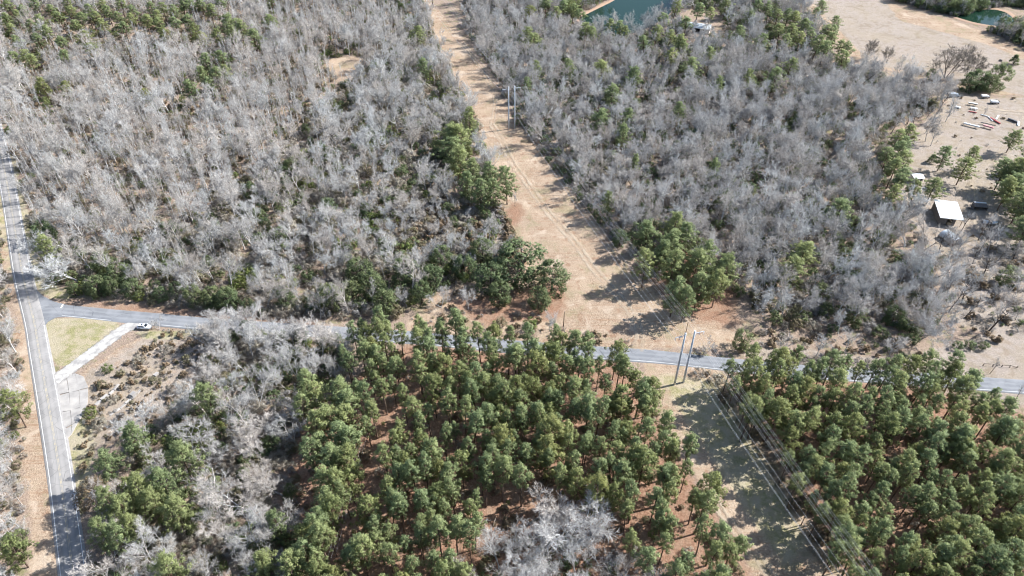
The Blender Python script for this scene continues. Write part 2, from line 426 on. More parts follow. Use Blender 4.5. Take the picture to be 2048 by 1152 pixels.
# rounded corners of the junction
for pts in ([(62, 556), (72, 578), (86, 592), (108, 603), (140, 611), (150, 628), (70, 628), (56, 590)], [(80, 668), (90, 652), (97, 643), (112, 635), (140, 633), (150, 622), (70, 622), (68, 660)]):
    poly_obj('road_junction', [G(*p) for p in pts], 0.006, M['asphalt_side'])
def marking(name, line, off, w, m, z, sel=None):
    pts = [p for p in line if sel is None or sel(*proj(p.x, p.y))]
    if len(pts) > 1: tag(link(name, ribbon_mesh(name, pts, [off - w / 2, off + w / 2], z, m)), kind='structure')
left_all = lambda x, y: True
marking('edge_line', main_line, HW, 0.14, mw, 0.026)                                          # far (left) edge
marking('edge_line', main_line, -HW, 0.14, mw, 0.026, lambda x, y: y > 655)
marking('edge_line', main_line, -HW, 0.14, mw, 0.026, lambda x, y: y < 560)
for o in (-0.14, 0.14): marking('centre_line', main_line, o, 0.10, my, 0.026, lambda x, y: y > 640 or y < 560)
marking('edge_line', side_line, SW, 0.13, mw, 0.018, lambda x, y: x > 330)
marking('edge_line', side_line, SW, 0.13, mw, 0.018, lambda x, y: 125 < x < 235)
a, b = G(122, 616), G(126, 609)
d = (b - a).normalized(); nr = Vector((d.y, -d.x, 0)) * 0.25
poly_obj('stop_line', [a - nr, b - nr, b + nr, a + nr], 0.024, mw)

# --- old drive, concrete lot
mc = mat('old_concrete', rough=0.9, spec=0.1); k = NB(mc); pos = k.geo()
n1 = k.noise(0.35, 4, vec=pos); n2 = k.noise(5, 3, 0.7, vec=pos)
c = k.ramp(n1, [(0.3, (0.27, 0.265, 0.26)), (0.72, (0.50, 0.475, 0.44)), (0.5, (0.37, 0.36, 0.345))])
k.col(k.mix(k.math('MULTIPLY', n2, 0.6), c, (0.27, 0.235, 0.20))); k.bump(n2, 0.4, 0.03); M['old_concrete'] = mc
md = mat('gravel_pale', rough=0.95, spec=0.05); k = NB(md); pos = k.geo()
uvn = k.n("ShaderNodeSeparateXYZ"); tc = k.n("ShaderNodeTexCoord"); k.l(tc.outputs["UV"], uvn.inputs[0])
n1 = k.noise(0.45, 5, 0.65, vec=pos); n2 = k.noise(4, 3, 0.7, vec=pos)
c = k.ramp(n1, [(0.38, (0.25, 0.247, 0.245)), (0.64, (0.58, 0.55, 0.51)), (0.5, (0.40, 0.39, 0.37))])
c = k.mix(k.math('MULTIPLY', n2, 0.4), c, (0.42, 0.38, 0.33)); k.col(c); k.bump(n2, 0.5, 0.04)
cx = k.math('ABSOLUTE', k.math('SUBTRACT', uvn.outputs[0], 0.5))
al = k.ss(k.math('ADD', cx, k.math('MULTIPLY', k.math('SUBTRACT', k.noise(0.9, 4, .65, vec=pos), 0.5), 0.55)), 0.47, 0.30); k.l(al, k.b.inputs["Alpha"]); M['gravel_pale'] = md
drive = smooth_line([G(*p) for p in [(108, 762), (135, 742), (170, 716), (210, 686), (245, 660), (285, 641)]], 1.0)
tag(link('gravel_drive', ribbon_mesh('gravel_drive', drive, [-3.1, -1.5, 0, 1.5, 3.1], -0.004, md)), kind='structure')
# dirt track through the clearing: two ruts with grass between
mt = mat('track_dirt', rough=0.95, spec=0.05); k = NB(mt); pos = k.geo()
uvn = k.n("ShaderNodeSeparateXYZ"); tc = k.n("ShaderNodeTexCoord"); k.l(tc.outputs["UV"], uvn.inputs[0])
n1 = k.noise(0.5, 4, 0.6, vec=pos); n2 = k.noise(3.5, 3, 0.7, vec=pos)
k.col(k.mix(n2, (0.42, 0.345, 0.255), (0.58, 0.495, 0.385)))
cx = k.math('ABSOLUTE', k.math('SUBTRACT', uvn.outputs[0], 0.5))
rut = k.math('ABSOLUTE', k.math('SUBTRACT', cx, 0.24))
al = k.ss(k.math('ADD', rut, k.math('MULTIPLY', k.math('SUBTRACT', n1, 0.5), 0.45)), 0.22, 0.04)
k.l(k.math('MULTIPLY', al, k.rng(k.noise(0.12, 3, vec=pos), .35, .65, .12, .62)), k.b.inputs["Alpha"]); k.bump(n2, 0.5, 0.05)
def track(px, w, z=0.02):
    ln = smooth_line([G(*p) for p in px])
    tag(link('dirt_track', ribbon_mesh('dirt_track', ln, [-w, -w * .5, 0, w * .5, w], z, mt)), kind='structure')
track([(985, 250), (1003, 280), (1022, 320), (1050, 360), (1082, 405), (1110, 440), (1150, 485), (1190, 540), (1235, 590), (1268, 635), (1280, 670), (1276, 702)], 2.3)
track([(925, 85), (950, 120), (975, 160), (990, 200), (985, 250)], 1.6)
track([(1415, 980), (1470, 1060), (1520, 1120), (1580, 1210)], 2.0)
track([(1750, 135), (1830, 165), (1900, 200), (1980, 220), (2060, 228), (2200, 240)], 3.5)
track([(2060, 228), (2010, 300), (1960, 350), (1940, 420), (1960, 480), (2020, 520), (2100, 560)], 3.0)

# --- ponds
mwat = mat('pond_water', (0.010, 0.030, 0.020), 0.05, 0.2); k = NB(mwat); k.bump(k.noise(1.2, 3, vec=k.geo()), 0.06, 0.05)
k.b.inputs["IOR"].default_value = 1.33
def pond(name, px, z=0.03):
    ln = [G(*p) for p in px]; ln2 = smooth_line(ln + [ln[0]], 4)[:-1]
    poly_obj(name, ln2, z, mwat)
    mbk = M.setdefault('bank_clay', mat('bank_clay', (0.36, 0.25, 0.18), 0.95, 0.05))
    c = sum(ln2, Vector()) / len(ln2); V = []; F = []; n = len(ln2)
    for p in ln2:
        d = (p - c).normalized(); V += [(p.x - d.x * .6, p.y - d.y * .6, z - .04), (p.x + d.x * 1.4, p.y + d.y * 1.4, z + .30), (p.x + d.x * 3.4, p.y + d.y * 3.4, z - .10)]
    for i in range(n):
        j = (i + 1) % n
        for q in (0, 1): F.append((i * 3 + q, i * 3 + q + 1, j * 3 + q + 1, j * 3 + q))
    o = link(name + '_bank', mesh_fast(name + '_bank', V, F, mbk)); o["kind"] = 'structure'
pond('pond', [(1158, 36), (1185, 22), (1225, 2), (1250, -14), (1300, -22), (1345, -5), (1340, 28), (1312, 48), (1280, 62), (1240, 74), (1195, 66), (1168, 52)])
pond('far_pond', [(1908, 33), (1930, 26), (1975, 18), (2010, 24), (2030, 42), (2010, 52), (1975, 50), (1940, 43)])
# ================================================================== vegetation shapes
def rvec(): 
    v = rng.normal(size=3); return v / np.linalg.norm(v)
def perp(d):
    x, y, z = float(d[0]), float(d[1]), float(d[2])
    if abs(z) < .9: u = (y, -x, 0.0)
    else: u = (0.0, z, -y)
    l = math.sqrt(u[0] ** 2 + u[1] ** 2 + u[2] ** 2) + 1e-12; u = (u[0] / l, u[1] / l, u[2] / l)
    return np.array(u), np.array((y * u[2] - z * u[1], z * u[0] - x * u[2], x * u[1] - y * u[0]))
class Wood:
    def __init__(s): s.v = []; s.f = []
    def tube(s, pts, rad, n):
        b = len(s.v)
        for i, p in enumerate(pts):
            d = pts[min(i + 1, len(pts) - 1)] - pts[max(i - 1, 0)]; d = d / (np.linalg.norm(d) + 1e-9)
            u, w = perp(d)
            if i == len(pts) - 1: s.v.append(p); continue
            for k in range(n):
                t = 2 * math.pi * k / n; s.v.append(p + (u * math.cos(t) + w * math.sin(t)) * rad[i])
        m = len(pts) - 1
        for i in range(m - 1):
            for k in range(n):
                a = b + i * n; c = a + n
                s.f.append((a + k, a + (k + 1) % n, c + (k + 1) % n)); s.f.append((a + k, c + (k + 1) % n, c + k))
        tip = b + m * n
        for k in range(n): s.f.append((b + (m - 1) * n + k, b + (m - 1) * n + (k + 1) % n, tip))
    def sliver(s, p, q, w):
        d = q - p; u = np.cross(d, rng.normal(size=3)); u *= w / (np.linalg.norm(u) + 1e-9); b = len(s.v)
        s.v += [p - u, p + u, q]; s.f.append((b, b + 1, b + 2))
    def mesh(s, name, m): return mesh_fast(name, np.array(s.v), np.array(s.f), m)
def path(p, d, L, segs, wob, up):
    pts = [p.copy()]
    for i in range(segs):
        d = d + rng.normal(size=3) * wob; d[2] += up; d /= np.linalg.norm(d)
        p = p + d * L / segs; pts.append(p.copy())
    return pts, d
def lerp_path(pts, t):
    f = t * (len(pts) - 1); i = min(int(f), len(pts) - 2); q = f - i
    return pts[i] * (1 - q) + pts[i + 1] * q, (pts[i + 1] - pts[i]) / np.linalg.norm(pts[i + 1] - pts[i])
def fork(d, ang):
    u, w = perp(d); t = rng.uniform(0, 2 * math.pi)
    return d * math.cos(ang) + (u * math.cos(t) + w * math.sin(t)) * math.sin(ang)

def bare_broad(h, spread, stems=1, dens=1.0, twig_r=0.0125):
    """round-crowned leafless hardwood: (trunk with limbs, twig crown)"""
    T, C = Wood(), Wood()
    for s in range(stems):
        lean = np.array([0, 0, 1.0]) + (rng.normal(size=3) * (0.08 if stems == 1 else 0.35)) * np.array([1, 1, 0])
        lean /= np.linalg.norm(lean)
        r0 = 0.019 * h * rng.uniform(.8, 1.15) / math.sqrt(stems)
        base = np.array([rng.normal() * .25, rng.normal() * .25, -0.2]) if stems > 1 else np.array([0, 0, -0.2])
        tp, _ = path(base, lean, h * 0.80, 6, 0.07, 0.03)
        T.tube(tp, [r0 * (1 - .13 * i) for i in range(6)] + [0], 6)
        nl = int(rng.integers(7, 10) if stems == 1 else rng.integers(5, 7))
        for i in range(nl):
            t = 0.30 + 0.66 * (i + rng.uniform(0, .8)) / nl
            p, d = lerp_path(tp, t)
            L1 = spread * rng.uniform(.85, 1.25) * (1.05 - 0.55 * max(0, t - .45))
            l1, _ = path(p, fork(d, rng.uniform(.55, 1.05)), L1, 4, 0.13, 0.13)
            T.tube(l1, [r0 * .52, r0 * .38, r0 * .27, r0 * .17, 0], 4)
            for j in range(int(rng.integers(5, 8))):
                p2, d2 = lerp_path(l1, rng.uniform(.25, 1.0))
                L2 = L1 * rng.uniform(.35, .62)
                l2, _ = path(p2, fork(d2, rng.uniform(.4, .95)), L2, 3, 0.15, 0.10)
                C.tube(l2, [r0 * .20, r0 * .14, r0 * .09, 0], 3)
                for q in range(int(rng.integers(6, 9) * dens)):
                    p3, d3 = lerp_path(l2, rng.uniform(.2, 1.0))
                    L3 = L2 * rng.uniform(.35, .65)
                    l3, _ = path(p3, fork(d3, rng.uniform(.35, .9)), L3, 2, 0.15, 0.08)
                    C.tube(l3, [twig_r * 1.5, twig_r * 1.2, 0], 3)
                    for w in range(int(rng.integers(6, 9) * dens)):
                        p4, d4 = lerp_path(l3, rng.uniform(.2, 1.0))
                        d5 = fork(d4, rng.uniform(.3, .9)); L4 = rng.uniform(.5, 1.1) * (0.6 + spread * .09)
                        C.sliver(p4, p4 + d5 * L4, twig_r * 1.5)
    return T, C
def bare_slender(h):
    T, C = Wood(), Wood()
    lean = np.array([rng.normal() * .03, rng.normal() * .03, 1.0]); r0 = 0.0105 * h
    tp, _ = path(np.array([0, 0, -.2]), lean / np.linalg.norm(lean), h, 6, 0.03, 0.03)
    T.tube(tp, [r0, r0 * .9, r0 * .75, r0 * .6, r0 * .42, r0 * .22, 0], 5)
    for i in range(24):
        t = rng.uniform(.32, .98); p, d = lerp_path(tp, t)
        L = (1.02 - t) * h * .21 + rng.uniform(.6, 1.4)
        l1, _ = path(p, fork(d, rng.uniform(.35, .75)), L, 3, 0.09, 0.12)
        C.tube(l1, [.034, .026, .018, 0], 3)
        for j in range(6):
            p2, d2 = lerp_path(l1, rng.uniform(.2, 1)); L2 = L * rng.uniform(.3, .5)
            q, _ = path(p2, fork(d2, rng.uniform(.3, .7)), L2, 2, .08, .08); C.tube(q, [.017, .013, 0], 3)
            for w in range(2):
                p3, d3 = lerp_path(q, rng.uniform(.2, 1)); C.sliver(p3, p3 + fork(d3, rng.uniform(.3, .7)) * rng.uniform(.4, .9), .02)
    return T, C
def tufts(centers, rad, counts, size, aspect, out=0.6, tint_spread=0.35, flat=0.75):
    """needle or leaf tufts scattered round clump centres: V, F(tri pairs as quads), tint"""
    V = []; tint = []; spray = []
    cc = np.mean(centers, 0) if len(centers) else np.zeros(3)
    for c, r, n in zip(centers, rad, counts):
        ct = rng.uniform(0.25, 0.75)
        D = rng.normal(size=(n, 3)); D /= np.linalg.norm(D, axis=1)[:, None]
        rr = r * rng.uniform(.35, 1.0, n) ** 0.6
        P = c + D * rr[:, None] * np.array([1, 1, flat])
        A = D * out + rng.normal(size=(n, 3)) * (1 - out * .5); A[:, 2] += .25; A /= np.linalg.norm(A, axis=1)[:, None]
        B = np.cross(A, rng.normal(size=(n, 3))); B /= np.linalg.norm(B, axis=1)[:, None]
        L = size * rng.uniform(.65, 1.3, n)[:, None]
        W = L * aspect
        q = np.stack([P - A * L * .5, P + B * W * .5 + A * L * .12, P + A * L * .5, P - B * W * .5 + A * L * .05], 1)
        V.append(q.reshape(-1, 3))
        o = D * .75 + (c - cc) / (np.linalg.norm(c - cc) + .5) * .5; o[:, 2] += .15; o /= np.linalg.norm(o, axis=1)[:, None]; spray.append(np.repeat(o, 4, 0))
        tt = np.clip(ct + rng.uniform(-tint_spread, tint_spread, n), 0, 1)
        tint.append(np.repeat(tt, 4))
    V = np.concatenate(V); F = np.arange(len(V)).reshape(-1, 4)
    return V, F, np.concatenate(tint), np.concatenate(spray)
def pine(h, crown_frac, width, dens=1.0):
    T = Wood(); r0 = 0.0115 * h
    lean = np.array([rng.normal() * .025, rng.normal() * .025, 1.0])
    tp, _ = path(np.array([0, 0, -.2]), lean / np.linalg.norm(lean), h * .97, 7, .018, .01)
    T.tube(tp, [r0, r0 * .93, r0 * .86, r0 * .78, r0 * .66, r0 * .48, r0 * .25, 0], 6)
    cen, rad, cnt = [], [], []
    nb = int(44 * dens); z0 = 1 - crown_frac
    for i in range(nb):
        f = (i + rng.uniform(0, 1)) / nb                      # 0 bottom of the crown, 1 top
        t = z0 + crown_frac * f * .97
        p, d = lerp_path(tp, min(t, .999))
        prof = (0.55 + 1.5 * f) if f < .30 else (1.0 - 0.82 * ((f - .30) / .70) ** 1.25)
        L = width * .52 * prof * rng.uniform(.5, 1.2)
        az = i * 2.4 + rng.uniform(-.5, .5); up = -0.10 + 0.62 * f
        dd = np.array([math.cos(az), math.sin(az), up]); dd /= np.linalg.norm(dd)
        l1, _ = path(p, dd, L, 3, .07, .06)
        T.tube(l1, [r0 * .24, r0 * .18, r0 * .12, 0], 3)
        for q in range(3 if L > 2.2 else 2 if L > 1.0 else 1):
            tt = (1.0, .68, .4)[q]
            c, _ = lerp_path(l1, min(tt, .999))
            r = rng.uniform(.36, .78) * (0.60 + 0.05 * width) * (1, .85, .7)[q]
            cen.append(c + rng.normal(size=3) * .30); rad.append(r); cnt.append(int(90 * r * r * 1.2 + 7))
    top, _ = lerp_path(tp, .99); cen.append(top); rad.append(.8); cnt.append(80)
    return T, tufts(cen, rad, cnt, .56, .25, .8)
def leafy(h, w, n_clump, per, size, low=0.05, cone=False, aspect=.55):
    """evergreen shrub or tree leafy nearly to the ground"""
    T = Wood(); cen, rad, cnt = [], [], []
    tp, _ = path(np.array([0, 0, -.15]), np.array([0, 0, 1.0]), h * .8, 4, .05, .02)
    T.tube(tp, [.03 * h, .022 * h, .015 * h, .008 * h, 0], 5)
    for i in range(n_clump):
        f = rng.uniform(low, 1); prof = (1 - f) * .95 + .08 if cone else math.sin(math.pi * (0.12 + .80 * f)) ** .6
        az = rng.uniform(0, 6.283); rr = w * .5 * prof * rng.uniform(.45, 1.0) ** .6
        r = rng.uniform(.28, .5) * (w * .26 + .25)
        c = np.array([math.cos(az) * rr, math.sin(az) * rr, h * f * .93 + .1]); cen.append(c); rad.append(r); cnt.append(int(per))
        if i % 3 == 0:
            p, _ = lerp_path(tp, min(.95, f)); T.tube([p, (p + c) / 2 + rng.normal(size=3) * .1, c], [.010 * h, .006 * h, 0], 3)
    return T, tufts(cen, rad, cnt, size, aspect, .5, .3, .8)
def brush(h, w, n):
    """leafless or nearly leafless thicket of stems"""
    T = Wood()
    for i in range(n):
        az = rng.uniform(0, 6.283); r = w * .35 * math.sqrt(rng.uniform(0, 1)); b = np.array([math.cos(az) * r, math.sin(az) * r, -.1])
        d = np.array([math.cos(az) * rng.uniform(0, .75), math.sin(az) * rng.uniform(0, .75), 1.0]); d /= np.linalg.norm(d)
        L = h * rng.uniform(.5, 1.05)
        l, _ = path(b, d, L, 3, .16, .0); T.tube(l, [.020, .015, .010, 0], 3)
        for j in range(4):
            p, dd = lerp_path(l, rng.uniform(.3, 1)); T.sliver(p, p + fork(dd, rng.uniform(.4, 1.1)) * L * rng.uniform(.18, .4), .018)
    return T

bark('bark_fan', (0.13, 0.12, 0.11), (0.20, 0.185, 0.17))
VAR = {}     # kind -> list of (reference height, [(part name, mesh)])
def add(kind, h, T, tm, crown=None, cm=None, cname='crown'):
    parts = [('trunk', T.mesh('trunk', M[tm]))]
    if crown is not None:
        if isinstance(crown, Wood): parts.append((cname, crown.mesh(cname, M[cm])))
        else: parts.append((cname, mesh_fast(cname, crown[0], crown[1], M[cm], crown[2], spray=crown[3])))
    VAR.setdefault(kind, []).append((h, parts))
for i in range(9):
    T, C = pine(17, rng.uniform(.40, .54), rng.uniform(3.9, 5.1)); add('pine', 17, T, 'bark_pine', C, 'needles')
for i in range(4):
    T, C = pine(17, rng.uniform(.62, .74), rng.uniform(7.2, 8.8), 1.5); add('open_pine', 17, T, 'bark_pine', C, 'needles')
for i in range(3):
    T, C = pine(14, rng.uniform(.6, .75), rng.uniform(5.4, 6.6), 1.1); add('yellow_pine', 14, T, 'bark_pine', C, 'needles_yellow')
for i in range(6):
    T, C = bare_broad(13, rng.uniform(4.0, 5.0)); add('bare_pale', 13, T, 'bark_pale', C, 'bark_pale')
for i in range(6):
    T, C = bare_broad(13, rng.uniform(4.0, 5.0)); add('bare_grey', 13, T, 'bark_grey', C, 'bark_grey')
for i in range(3):
    T, C = bare_broad(13, rng.uniform(3.2, 4.0), 1, .8); add('bare_dark', 13, T, 'bark_dark', C, 'bark_grey')
for i in range(3):
    T, C = bare_broad(13, rng.uniform(3.0, 3.8), 4, .8, .014); add('bare_multi', 13, T, 'bark_pale', C, 'bark_pale')
for i in range(4):
    T, C = bare_broad(13, rng.uniform(3.9, 4.6), 2, 1.25, .0135); add('bare_dense', 13, T, 'bark_pale', C, 'bark_pale')
for i in range(4):
    T, C = bare_broad(13, rng.uniform(4.0, 4.8), 2, 1.2, .0135); add('grey_dense', 13, T, 'bark_dark' if i == 3 else 'bark_grey', C, 'bark_grey')
for i in range(2):
    T, C = bare_broad(13, rng.uniform(3.6, 4.2), 6, .8, .018); add('bare_fan', 13, T, 'bark_dark', C, 'bark_fan')
for i in range(6):
    T, C = bare_slender(15); add('slender', 15, T, 'bark_pale', C, 'bark_grey' if i % 2 else 'bark_pale')
for i in range(3):
    T, C = leafy(7, 6.0, 75, 46, .34); add('evergreen', 7, T, 'bark_dark', C, 'leaf_dark')
for i in range(2):
    T, C = leafy(4, 2.4, 60, 46, .22, .03, True); add('cedar', 4, T, 'bark_dark', C, 'leaf_dark')
for i in range(2):
    T, C = leafy(2.4, 3.0, 34, 34, .24); add('bush_olive', 2.4, T, 'bark_brown', C, 'leaf_olive')
for i in range(2):
    T, C = leafy(2.4, 3.0, 34, 34, .24); add('bush_green', 2.4, T, 'bark_brown', C, 'leaf_bright')
for i in range(2):
    T, C = leafy(2.6, 3.2, 34, 34, .26); add('bush_dark', 2.6, T, 'bark_dark', C, 'leaf_dark')
for i in range(2):
    T, C = leafy(11, 8.0, 90, 46, .34, .3); add('tan_oak', 11, T, 'bark_grey', C, 'leaf_tan')
for i in range(3):
    T, C = leafy(2.2, 3.4, 30, 30, .62, .08, False, .085); T2 = brush(2.2, 3.0, 22); add('brush_brown', 2.2, T2, 'bark_brown', C, 'twigs_brown', 'twigs')
for i in range(3):
    T, C = leafy(2.6, 3.4, 32, 30, .66, .08, False, .08); T2 = brush(2.6, 3.2, 22); add('brush_grey', 2.6, T2, 'bark_grey', C, 'twigs_grey', 'twigs')
for i in range(2):
    T, C = leafy(0.9, 1.6, 16, 26, .3); add('grass_tuft', 0.9, T, 'bark_brown', C, 'leaf_straw')

# ---- instanced growth: many copies in one object
def growth(name, label, kinds, items):
    """items: (kind, variant, x, y, z, rot, sx, sz)"""
    src = bpy.data.collections.new(name + "_source"); index = {}; n = 0
    for kd in kinds:
        for vi, (h, parts) in enumerate(VAR[kd]):
            bm = bmesh.new(); mats = []
            me = bpy.data.meshes.new(f"{name}_{n:03d}")
            if len(parts) == 1: me = parts[0][1]
            else:
                V, F, T, mi, SP = [], [], [], [], []; off = 0
                for q, (pn, pm) in enumerate(parts):
                    nv = len(pm.vertices); co = np.zeros(nv * 3, np.float32); pm.vertices.foreach_get("co", co); V.append(co.reshape(-1, 3))
                    ls = np.zeros(len(pm.polygons), np.int32); lt = ls.copy(); pm.polygons.foreach_get("loop_start", ls); pm.polygons.foreach_get("loop_total", lt)
                    lv = np.zeros(len(pm.loops), np.int32); pm.loops.foreach_get("vertex_index", lv)
                    F.append((ls, lt, lv + off)); off += nv; mi.append(len(ls))
                    tv = np.full(nv, .5, np.float32)
                    if "tint" in pm.attributes: pm.attributes["tint"].data.foreach_get("value", tv)
                    T.append(tv); sv = np.zeros(nv * 3, np.float32)
                    if "spray" in pm.attributes: pm.attributes["spray"].data.foreach_get("vector", sv)
                    SP.append(sv)
                V = np.concatenate(V); LV = np.concatenate([f[2] for f in F])
                LS = np.concatenate([F[0][0]] + [f[0] + sum(len(g[2]) for g in F[:i + 1]) for i, f in enumerate(F[1:])])
                me.vertices.add(len(V)); me.vertices.foreach_set("co", V.ravel())
                me.loops.add(len(LV)); me.loops.foreach_set("vertex_index", LV)
                me.polygons.add(len(LS)); me.polygons.foreach_set("loop_start", LS)
                for pn, pm in parts: me.materials.append(pm.materials[0])
                me.polygons.foreach_set("material_index", np.repeat(np.arange(len(parts)), mi).astype(np.int32))
                at = me.attributes.new("tint", 'FLOAT', 'POINT'); at.data.foreach_set("value", np.concatenate(T))
                at = me.attributes.new("spray", 'FLOAT_VECTOR', 'POINT'); at.data.foreach_set("vector", np.concatenate(SP))
                me.update(calc_edges=True)
            bm.free()
            o = bpy.data.objects.new(f"{name}_{n:03d}", me); src.objects.link(o); index[(kd, vi)] = n; n += 1
    me = bpy.data.meshes.new(name)
    P = np.array([(i[2], i[3], i[4]) for i in items], np.float32)
    me.vertices.add(len(P)); me.vertices.foreach_set("co", P.ravel())
    for an, vals in (("pick", [index[(i[0], i[1])] for i in items]),):
        a = me.attributes.new(an, 'INT', 'POINT'); a.data.foreach_set("value", np.array(vals, np.int32))
    a = me.attributes.new("turn", 'FLOAT_VECTOR', 'POINT'); a.data.foreach_set("vector", np.array([(0, 0, i[5]) for i in items], np.float32).ravel())
    a = me.attributes.new("size", 'FLOAT_VECTOR', 'POINT'); a.data.foreach_set("vector", np.array([(i[6], i[6], i[7]) for i in items], np.float32).ravel())
    o = link(name, me); tag(o, label, None, None, 'stuff')
    ng = bpy.data.node_groups.new(name, 'GeometryNodeTree')
    ng.interface.new_socket("Geometry", in_out='INPUT', socket_type='NodeSocketGeometry'); ng.interface.new_socket("Geometry", in_out='OUTPUT', socket_type='NodeSocketGeometry')
    N = ng.nodes; gi = N.new("NodeGroupInput"); go = N.new("NodeGroupOutput"); ip = N.new("GeometryNodeInstanceOnPoints")
    ci = N.new("GeometryNodeCollectionInfo"); ci.inputs[0].default_value = src; ci.inputs[1].default_value = True; ci.inputs[2].default_value = True
    ip.inputs["Pick Instance"].default_value = True
    def attr(nm, dt):
        q = N.new("GeometryNodeInputNamedAttribute"); q.data_type = dt; q.inputs[0].default_value = nm
        return [s for s in q.outputs if s.enabled][0]
    ng.links.new(gi.outputs[0], ip.inputs["Points"]); ng.links.new(ci.outputs[0], ip.inputs["Instance"])
    ng.links.new(attr("pick", 'INT'), ip.inputs["Instance Index"])
    e2r = N.new("FunctionNodeEulerToRotation"); ng.links.new(attr("turn", 'FLOAT_VECTOR'), e2r.inputs[0]); ng.links.new(e2r.outputs[0], ip.inputs["Rotation"])
    ng.links.new(attr("size", 'FLOAT_VECTOR'), ip.inputs["Scale"])
    ng.links.new(ip.outputs[0], go.inputs[0])
    md = o.modifiers.new("growth", 'NODES'); md.node_group = ng
    return o

NAMES = {'pine': 'pine_tree', 'open_pine': 'pine_tree', 'yellow_pine': 'pine_tree', 'bare_pale': 'bare_tree', 'bare_grey': 'bare_tree', 'bare_dark': 'bare_tree', 'bare_multi': 'bare_tree', 'bare_fan': 'bare_tree', 'grey_dense': 'bare_tree', 'bare_dense': 'bare_tree',
         'slender': 'bare_tree', 'evergreen': 'evergreen_tree', 'cedar': 'cedar_tree', 'bush_olive': 'shrub', 'bush_green': 'shrub', 'bush_dark': 'shrub', 'tan_oak': 'oak_tree', 'brush_brown': 'brush_thicket', 'brush_grey': 'brush_thicket'}
CATS = {'pine_tree': 'pine tree', 'bare_tree': 'bare tree', 'evergreen_tree': 'evergreen tree', 'cedar_tree': 'cedar tree', 'shrub': 'shrub', 'oak_tree': 'oak tree', 'brush_thicket': 'thicket'}
def plant(kind, vi, x, y, h, label, group=None, w=None, rot=None):
    ref, parts = VAR[kind][vi % len(VAR[kind])]
    s = h / ref
    o = empty(NAMES[kind], (x, y, -0.12), random.uniform(0, 6.283) if rot is None else rot, ((w or 1) * s, (w or 1) * s, s))
    tag(o, label, CATS[NAMES[kind]], group)
    for pn, pm in parts:
        if kind.startswith('brush') and pn == 'trunk': pn = 'stems'
        elif kind.startswith(('bush', 'evergreen', 'cedar')) and pn == 'crown': pn = 'foliage'
        link(pn, pm, o)
    return o
# ================================================================== where everything grows
def scale_at(py, z=0.0): return FOC / (CAM_H - z) * (ST + CT * (py - 576.0) / FOC)
def wave(x, y, s=1.0, ph=0.0):
    """smooth patchiness, about -1..1"""
    return (np.sin(x * .047 * s + 1.7 + ph) * np.cos(y * .039 * s - .6 + ph) + np.sin(x * .113 * s - y * .071 * s + ph * 2) * .7 + np.cos(x * .031 * s + y * .127 * s + 2.1) * .6) / 1.8
def jitter(cell, seed, amt=0.85):
    r = np.random.default_rng(seed)
    X, Y = np.meshgrid(np.arange(-360, 360, cell), np.arange(48, 500, cell * .9))
    X = X + (np.arange(X.shape[0]) % 2)[:, None] * cell * .5
    X = (X + r.uniform(-.5, .5, X.shape) * cell * amt).ravel(); Y = (Y + r.uniform(-.5, .5, Y.shape) * cell * amt).ravel()
    px, py = proj(X, Y); k = (px > -200) & (px < 2250) & (py > -150) & (py < 1370)
    return X[k], Y[k], px[k], py[k], r.uniform(0, 1, k.sum()), r.uniform(0, 1, k.sum())
def dist_line(X, Y, line):
    P = np.array([(p.x, p.y) for p in line]); best = np.full(len(X), 1e9)
    for a, b in zip(P[:-1:1], P[1::1]):
        d = b - a; L = d @ d
        t = np.clip(((X - a[0]) * d[0] + (Y - a[1]) * d[1]) / L, 0, 1)
        best = np.minimum(best, np.hypot(X - a[0] - t * d[0], Y - a[1] - t * d[1]))
    return best

_SL = np.array([(p.x, p.y) for p in side_line])
def off_road(g, gap=4.9):
    """keep a trunk off the carriageway"""
    d = _SL - np.array((g.x, g.y)); i = int(np.argmin((d ** 2).sum(1))); r = math.hypot(*d[i])
    if r < gap:
        n = -d[i] / (r + 1e-6); g = Vector((_SL[i][0] + n[0] * gap, _SL[i][1] + n[1] * gap, 0))
    return g
# ---- pines set by crown position: (crown x, crown y, crown radius px, kind, height, label index)
PL = {
 'corner': ('pine in the dense stand at the woods corner beside the far field', 'pines at the field corner'),
 'nw': ('pine in the band of pines along the top left edge of the woods', 'pines along the far left woods edge'),
 'nwmid': ('pine in the small cluster amid pale slender trees, upper left', 'pine cluster amid slender trees'),
 'nwclump': ('pine in the dark clump left of the far end of the cleared strip', 'pine clump upper left'),
 'rowleft': ('pine in the clump on the left edge of the cleared strip, below the steel poles', 'pines on left edge of the cleared strip'),
 'pond': ('pine standing round the green pond', 'pines round the pond'),
 'north': ('pine rising singly above the grey bare woods right of the cleared strip', 'pines scattered in the right woods'),
 'rowright': ('pine in the big clump right of the cleared strip, above the side road', 'pines on right edge of the cleared strip'),
 'yard': ('pine standing in the sandy yard near the white roofed shed', 'pines in the yard'),
 'yardstand': ('pine in the tall stand between the bare woods and the yard', 'pines beside the yard'),
 'yardright': ('pine in the dark group at the right edge of the yard', 'pines at right edge of the yard'),
 'roadmix': ('pine in the clump beside the bend of the left road, bottom left', 'pines beside the left road'),
 'mid': ('pine in the wooded strip between the brushy lot and the plantation', 'pines left of the plantation'),
 'farleft': ('pine at the left picture edge, across the main road', 'pines left of the main road'),
}
HP = []
def hp(key, kind, h, pts):
    for p in pts: HP.append((key, kind, h * random.uniform(.92, 1.08), *p))
